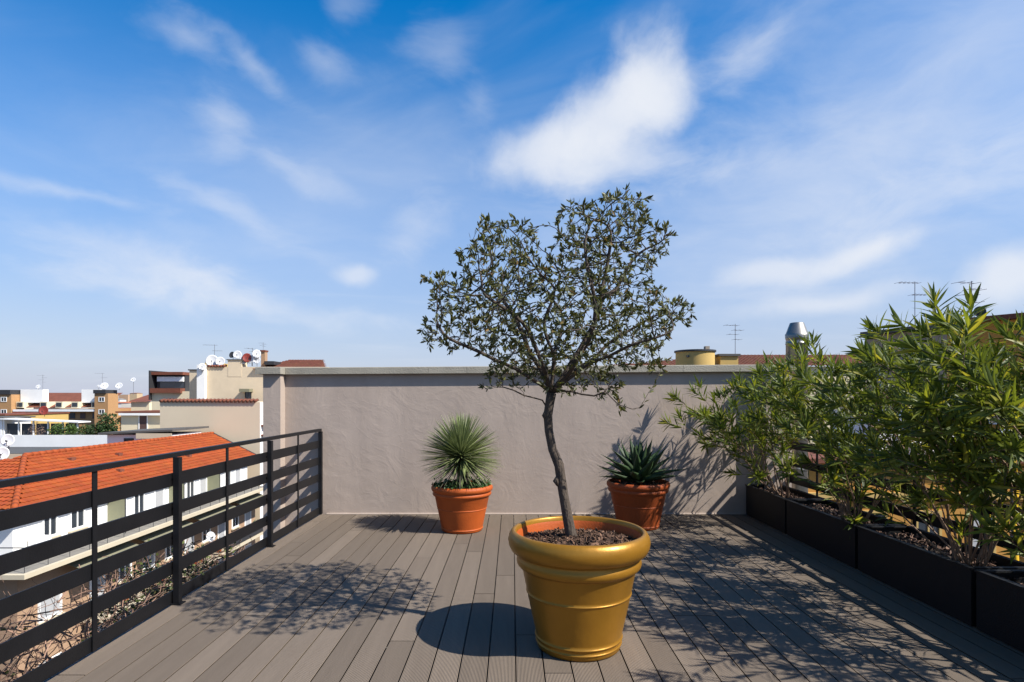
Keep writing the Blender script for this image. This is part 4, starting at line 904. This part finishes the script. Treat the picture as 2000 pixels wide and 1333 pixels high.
# ---- C: tall stained beige house with stepped parapet
def house_c():
    Y = 58.0; X = lambda px: P(px, 0, Y).x; Z = lambda py: P(0, py, Y).z
    b = thing('stepped_house', (X(460), Y + 4, GZ), 'tall stained beige house with stepped parapet crowded with satellite dishes', 'building')
    MB().box(X(404), X(640), Y, Y + 10, GZ, Z(717)).build('wall', 'stained_beige', b); MB().box(X(445), X(472), Y - .02, Y + 1.2, Z(717) - 1, Z(704)).build('stepped_gable', 'stained_beige', b)
    MB().box(X(443), X(474), Y - .1, Y + 1.3, Z(704) + .002, Z(704) + .1).build('gable_cap', 'flat_roof', b)
    tile_coping(b, X(406), X(444), Y, Z(717), step=.3); MB().box(X(388), X(404) - .003, Y - .35, Y + 8, GZ, Z(713)).build('side_pier', 'white_render', b); MB().box(X(390), X(408), Y + 1, Y + 6, Z(713), Z(707)).build('pier_box', 'yellow_render', b)
    MB().box(X(357), X(388) - .003, Y + 1.2, Y + 9, GZ, Z(723)).build('recessed_wing', 'stained_beige', b); MB().box(X(364), X(386), Y + 2, Y + 8, Z(723) + .003, Z(717)).build('wing_top', 'cream_render', b)
    MB().box(X(355), X(388), Y + 1.1, Y + 1.6, Z(723) + .004, Z(723) + .12).build('wing_cap', 'dark_metal', b)
    o = window(b, ('-Y', Y), X(485), Z(779), .65, .75, 'dark_metal', 'glass', False); MB().box(X(474), X(494), Y - .8, Y - .003, Z(766), Z(760)).build('canopy', 'awning', b)
    A, B_, C_, D_ = (X(495), Y - .3, Z(722)), (X(640), Y - .3, Z(722)), (X(600), Y + 5, Z(697)), (X(530), Y + 5, Z(697)); tiled_slope('roof_tiles', 'old_tile', b, A, B_, C_, D_, .3, .45)
    ch = MB().box(X(503), X(511), Y + .8, Y + 1.4, Z(718), Z(686)).build('chimney', 'tan_brick', b); MB().box(X(502), X(512), Y + .7, Y + 1.5, Z(686) + .002, Z(683)).build('chimney_cap', 'old_tile', ch)
    MB().box(X(511), X(530), Y + .6, Y + 2.4, Z(712), Z(705)).build('roof_hatch', 'dark_metal', b); MB().tube([(X(403), Y - .06, Z(735)), (X(403), Y - .06, Z(800))], .06, 6).build('downpipe', 'dark_metal', b)
    for (x, y, r, m, lab, az) in ((411, 716, .72, 'dish_white', 'largest white dish at the left end of the stepped parapet', 20), (427, 717, .55, 'dish_white', 'white dish beside the largest one on the stepped parapet', 20), (452, 704, .38, 'dark_metal', 'black dish on the raised step of the parapet', -10), (461, 704, .5, 'dish_white', 'white dish on the raised step of the parapet', 15),
                                  (473, 714, .5, 'dish_white', 'white dish left of the red dish on the stepped house', 15), (480, 710, .55, 'dish_red', 'red dish on the stepped house', 10), (489, 713, .5, 'dish_white', 'white dish right of the red dish on the stepped house', -15), (498, 702, .5, 'dish_white', 'white dish high beside the brick chimney', 25), (499, 714, .45, 'dish_white', 'white dish low beside the brick chimney', 10), (399, 728, .42, 'dish_white', 'white dish on the pale pier of the stepped house', 25)):
        dish((X(x), Y + .35 - (.75 if x == 399 else 0), Z(y) - .1), r, lab, m, az=az, el=14, mast=.62)
    antenna((X(411), Y + .8, Z(716)), 2.3, 'tall aerial above the largest dish', 0, ang=.3); antenna((X(480), Y + 1.5, Z(714)), 1.9, 'small aerial behind the red dish', 1, ang=1.2); antenna((X(505), Y + 1.1, Z(683)), .8, 'white-tipped aerial on the brick chimney', 1, s=.6)
house_c()
# ---- F: brick block far left
def house_f():
    Y = 96.0; X = lambda px: P(px, 0, Y).x; Z = lambda py: P(0, py, Y).z
    b = thing('brick_block', (X(115), Y + 6, GZ), 'far brick apartment block with white roof boxes and dormer windows', 'building')
    MB().box(X(2), X(32), Y - 1, Y + 1.5, GZ, Z(771)).build('tower', 'far_brick', b); MB().box(X(193), X(219), Y - 1, Y + 1.5, GZ, Z(769)).build('tower', 'far_brick', b)
    MB().box(X(34) + .004, X(193) - .004, Y, Y + 9, GZ, Z(800)).build('wall', 'far_brick', b)
    MB().box(X(0), X(32), Y - 1.2, Y + 1.6, Z(771) + .003, Z(762)).build('solar_roof', 'dark_metal', b); MB().box(X(192), X(216), Y - 1.2, Y + 1.6, Z(769) + .003, Z(762)).build('solar_roof', 'dark_metal', b)
    MB().box(X(34), X(78), Y + .6, Y + 1.8, Z(787), Z(761)).build('roof_box', 'white_render', b); MB().box(X(154), X(190), Y + .6, Y + 1.8, Z(787), Z(761)).build('roof_box', 'white_render', b)
    MB().add([(X(34), Y + .3, Z(796)), (X(193), Y + .3, Z(796)), (X(193), Y + 6, Z(767)), (X(34), Y + 6, Z(767))], [(0, 1, 2, 3)]).build('roof', 'old_tile', b)
    for px in (41, 87, 117, 148, 187):
        d = MB().box(X(px - 7), X(px + 7), Y - .2, Y + 3, Z(797), Z(785)).build('dormer', 'cream_render', b); fbox(MB(), ('-Y', Y - .2), X(px - 5), X(px + 5), Z(795), Z(787), .004, .06).build('window', 'glass', d)
    MB().box(X(34), X(193), Y - .9, Y - .004, Z(804), Z(800)).build('balcony', 'white_paint', b)
    for px, p1 in ((45, 'awning_red'), (70, 'glass'), (118, 'brown_door'), (142, 'glass'), (162, 'brown_door'), (186, 'glass')): fbox(MB(), ('-Y', Y), X(px - 5), X(px + 5), Z(818), Z(807), .004, .06).build('window', p1, b)
    for px in (18, 207):
        for py in (776, 800): window(b, ('-Y', Y - 1), X(px), Z(py + 9), 1.0, .8, 'white_paint', 'glass', False)
    MB().box(X(36), X(58), Y - 1.2, Y - .91, Z(808), Z(805.5)).build('awning', 'awning_red', b)
    dish((X(56), Y + 2, Z(761)), .45, 'small white dish on the left roof box of the brick block', mast=.4, az=10); dish((X(191), Y + 1.6, Z(761)), .75, 'large tilted dish on the right roof box of the brick block', mast=.5, az=20); dish((X(176), Y + 2, Z(761)), .3, 'tiny dish on the right roof box of the brick block', mast=.5, az=10); dish((X(225), Y + 1, Z(762)), .7, 'white dish at the right tower of the brick block', mast=.6, az=10); dish((X(253), Y + 1, Z(772)), .5, 'white dish standing clear right of the brick block', mast=2.5, az=10)
    antenna((X(55), Y + 3, Z(761)), 2.6, 'faint aerial over the left roof box of the brick block', 1, ang=.6); antenna((X(175), Y + 3, Z(761)), 2.9, 'faint aerial over the right roof box of the brick block', 0, ang=.4)
    c = thing('red_roof_house', (X(250), Y + 10, GZ), 'house with sloping dark red roof right of the brick block', 'building')
    MB().box(X(225), X(262), Y + 4, Y + 14, GZ, Z(786)).build('wall', 'cream_render', c); MB().add([(X(224), Y + 3.6, Z(784)), (X(266), Y + 3.6, Z(784)), (X(262), Y + 10, Z(771)), (X(224), Y + 10, Z(768)), (X(224), Y + 3.6, Z(785)), (X(266), Y + 3.6, Z(785))], [(0, 1, 2, 3), (4, 5, 1, 0)]).build('roof', 'old_tile', c)
    e = simple_building('left_edge_house', 'yellowish house with red awning at the left picture edge', P(-60, 0, 70).x, P(10, 0, 70).x, 70, 80, P(0, 812, 70).z, 'yellow_render', roof='old_tile'); window(e, ('-Y', 70), P(4, 0, 70).x, P(0, 832, 70).z, .7, .8)
house_f()

# ---- right side
def right_side():
    d = thing('stair_drum', (9.9, 40, -2), 'round yellow stair drum with dark flat cap above the wall', 'building'); X = lambda px, Y: P(px, 0, Y).x; Z = lambda py, Y: P(0, py, Y).z
    cx = X(1369, 40); MB().lathe([(1.36, -4), (1.36, Z(686, 40))], 40, (cx, 41.3, 0)).build('drum_wall', 'yellow_render', d, True); MB().lathe([(0, 4.72), (1.46, Z(686, 40) + .003), (1.46, Z(682.5, 40)), (0, Z(682, 40) + .05)], 40, (cx, 41.3, 0)).build('cap', 'dark_metal', d)
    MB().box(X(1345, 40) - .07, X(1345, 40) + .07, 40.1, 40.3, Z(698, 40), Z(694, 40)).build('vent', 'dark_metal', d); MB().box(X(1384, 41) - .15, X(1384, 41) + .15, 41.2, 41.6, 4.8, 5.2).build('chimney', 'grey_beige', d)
    e = simple_building('yellow_annex', 'low yellow annex attached right of the round drum', X(1407, 41), X(1442, 41), 41, 46, Z(696, 41), 'yellow_render', -4)
    antenna((X(1436, 42), 42, Z(694, 42)), 2.3, 'many-armed aerial above the yellow annex', 1, ang=.2)
    rr = thing('tiled_roof_house', (14, 46, GZ), 'dark red tiled roof behind the wall between drum and beige house', 'building')
    tiled_slope('roof_tiles', 'old_tile', rr, (X(1180, 44), 44, Z(715, 44)), (X(1720, 44), 44, Z(715, 44)), (X(1690, 48), 49, Z(692, 49)), (X(1440, 48), 49, Z(694, 49)), .3, .45)
    MB().box(X(1180, 44) + .3, X(1720, 44), 44.3, 53, GZ, Z(716, 44)).build('wall', 'cream_render', rr)
    # H: beige and ochre houses on the right, fronts in shade
    def hgt(px, py, Y): return CAM_Z + (777 - py) / F * Y
    h = thing('beige_house', (20, 29, GZ), 'grey-beige house front with a dark eave behind the oleanders', 'building')
    def skew(p0, p1, dep, z0, za, zb, part, m, par, lip=None):   # wall between two plan points, rising roofline
        p0 = Vector((*p0, 0)); p1 = Vector((*p1, 0)); e = (p1 - p0).normalized(); nrm = Vector((e.y, -e.x, 0)); nrm = nrm if nrm.x > 0 else -nrm; q0 = p0 + nrm * dep; q1 = p1 + nrm * dep
        vs = [(*p0.xy, z0), (*p1.xy, z0), (*q1.xy, z0), (*q0.xy, z0), (*p0.xy, za), (*p1.xy, zb), (*q1.xy, zb), (*q0.xy, za)]
        MB().add(vs, [(0, 3, 2, 1), (4, 5, 6, 7), (0, 1, 5, 4), (1, 2, 6, 5), (2, 3, 7, 6), (3, 0, 4, 7)]).build(part, m, par)
        if lip:
            o = -nrm * .35; vs = [(*(p0 + o).xy, za + .01), (*(p1 + o).xy, zb + .01), (*q1.xy, zb + .01), (*q0.xy, za + .01), (*(p0 + o).xy, za + .2), (*(p1 + o).xy, zb + .2), (*q1.xy, zb + .3), (*q0.xy, za + .3)]
            MB().add(vs, [(0, 3, 2, 1), (4, 5, 6, 7), (0, 1, 5, 4), (1, 2, 6, 5), (2, 3, 7, 6), (3, 0, 4, 7)]).build('eave', lip, par)
        return p0, e, nrm
    a = (X(1692, 30), 30.0); c_ = (X(1850, 25), 25.0); f_ = (X(2120, 19.5), 19.5)
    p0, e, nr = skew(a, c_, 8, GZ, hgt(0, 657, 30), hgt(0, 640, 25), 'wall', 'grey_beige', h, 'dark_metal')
    def swin(par, u, z, w, hh, m='glass'):
        o = MB(); c = p0 + e * u; c.z = z + hh / 2; o.obox(c - nr * .03, e * w / 2, nr * .03, Vector((0, 0, hh / 2))); fr = o.build('window', 'dark_metal' if m == 'dark_metal' else 'white_paint', par); o2 = MB(); o2.obox(c - nr * .065, e * (w / 2 - .07), nr * .004, Vector((0, 0, hh / 2 - .07))); o2.build('pane', m, fr)
    swin(h, .8, 2.0, .5, 1.1); swin(h, 1.0, -1.3, .8, 1.4); swin(h, 4.6, -2.0, .9, 1.5); swin(h, 5.7, 3.75, .8, .28, 'dark_metal')
    oh = thing('ochre_house', (24, 22, GZ), 'ochre house front with dark eave at the right picture edge', 'building')
    p0, e, nr = skew(c_, f_, 8, GZ, hgt(0, 636, 25) + .02, hgt(0, 613, 19.5), 'wall', 'ochre_render', oh, 'old_tile')
    swin(oh, .7, 3.75, .7, .28, 'dark_metal'); swin(oh, 2.5, .4, 1.0, 1.5); swin(oh, 5.2, .4, 1.0, 1.5); swin(oh, 2.5, -3, 1.0, 1.6); swin(oh, 5.2, -3, 1.0, 1.6)
    antenna((X(1802, 26), 26.5, hgt(0, 640, 26)), 2.2, 'aerial with looped arms over the beige house', 0, ang=.1, s=.8); antenna((X(1921, 23), 23.6, hgt(0, 628, 23)), 1.75, 'tall aerial over the ochre house', 1, ang=.25, s=.9)
    dish((X(1928, 23), 23.4, hgt(0, 628, 23) - .1), .26, 'small dark dish beside the tall aerial on the ochre house', 'dark_metal', az=-30, el=10, mast=.5)
    # J: lower courtyard house facing the terrace
    j = simple_building('courtyard_house', 'lower sunlit ochre house with pale string courses beyond the right railing', 7.6, 19.0, 19.5, 24.5, -.75, 'ochre_render', roof='old_tile', lip=.3)
    fj = ('-Y', 19.5)
    for z in (-2.0, -4.9): MB().box(7.5, 19.05, 19.36, 19.497, z, z + .22).build('string_course', 'yellow_render', j)
    for i in range(6):
        for z in (-3.9, -6.9): window(j, fj, 8.7 + i * 1.85, z, .9, 1.5, 'yellow_render', 'shutter' if (i % 3 == 1) else 'glass')
    MB().box(13.2, 16.4, 20.5, 23.5, -.58, 1.2).build('roof_room', 'white_render', j); window(j, ('-Y', 20.5), 14.4, -.2, 1.0, 1.0); MB().box(13.0, 16.6, 20.2, 23.7, 1.203, 1.33).build('roof_room_slab', 'flat_roof', j)
    MB().box(7.62, 7.74, 19.2, 19.34, GZ, -.8).build('downpipe', 'green_paint', j)
    for i, (x_, y_) in enumerate(((12.6, 15.2), (13.7, 15.6))):
        s = thing('yellow_banner', (x_, y_, -4.2), ('left', 'right')[i] + ' bright yellow cloth banner beyond the right railing', 'banner', 'yellow banners'); MB().tube([(x_, y_, GZ), (x_, y_, .2)], .035, 8).build('pole', 'dark_metal', s); 
        mb = MB(); vs = []
        for k in range(13): z = -.0 - k * .33; w = .03 * math.sin(k * 1.1 + i); vs += [(x_ + .05, y_ + w, z), (x_ + .17, y_ + w * 1.5, z), (x_ + .17, y_ + w * 1.5 + .01, z), (x_ + .05, y_ + w + .01, z)]
        mb.add(vs, [(k * 4 + q, k * 4 + (q + 1) % 4, k * 4 + 4 + (q + 1) % 4, k * 4 + 4 + q) for k in range(12) for q in range(4)]); mb.build('cloth', 'bright_yellow', s, True)
    u = thing('parasol', (15.6, 16.6, -1.4), 'cream parasol on the roof terrace beyond the right railing', 'parasol'); MB().tube([(15.6, 16.6, -6), (15.6, 16.6, .95)], .03, 8).build('pole', 'white_paint', u); MB().lathe([(1.3, .35), (.7, .72), (.04, 1.0), (.03, .97), (.7, .68), (1.28, .34)], 8, (15.6, 16.6, 0)).build('canopy', 'white_paint', u)
right_side()
# ---- the far city down to the horizon
def far_city():
    rl = random.Random(99); mb = MB(); rf = MB()
    for i in range(1500):
        y = 112 * (14 ** rl.random()); half = y * 1.25 + 40; x_ = rl.uniform(-half, half); w = rl.uniform(7, 20); dpt = rl.uniform(8, 18)
        zt = rl.uniform(-9, -1.5) + (rl.random() < .05) * rl.uniform(2, 6) + (rl.random() < .02) * y * .012
        if x_ < -10 and y < 190 and abs(x_ / y + .80) < .1: zt = min(zt, -4)
        k = rl.choice([(.55, .47, .36), (.62, .56, .46), (.42, .27, .17), (.5, .42, .32), (.66, .63, .58), (.45, .33, .2)]); mb.box(x_, x_ + w, y, y + dpt, GZ, zt, k)
        if rl.random() < .7:
            r = rl.choice([(.28, .09, .05), (.33, .11, .055), (.22, .09, .06), (.2, .19, .18)]); cx = x_ + w / 2; h = rl.uniform(.8, 1.8)
            mb.add([(x_ - .4, y - .4, zt + .02), (x_ + w + .4, y - .4, zt + .02), (x_ + w + .4, y + dpt + .4, zt + .02), (x_ - .4, y + dpt + .4, zt + .02), (x_ + 1.5, y + dpt / 2, zt + h), (x_ + w - 1.5, y + dpt / 2, zt + h)], [(0, 1, 5, 4), (2, 3, 4, 5), (1, 2, 5), (3, 0, 4)], r)
        if y < 260:
            for q in range(int(w / 2.4)):
                for z in range(3): mb.box(x_ + .8 + q * 2.4, x_ + 1.9 + q * 2.4, y - .06, y - .003, zt - 2.6 - z * 3, zt - 1.1 - z * 3, (.05, .055, .06))
    o = mb.build('distant_city', 'city', None, origin=(0, 112, GZ), use_col=True); tag(o, 'far roofs and blocks of the city reaching to the horizon', 'city', kind='stuff')
far_city()
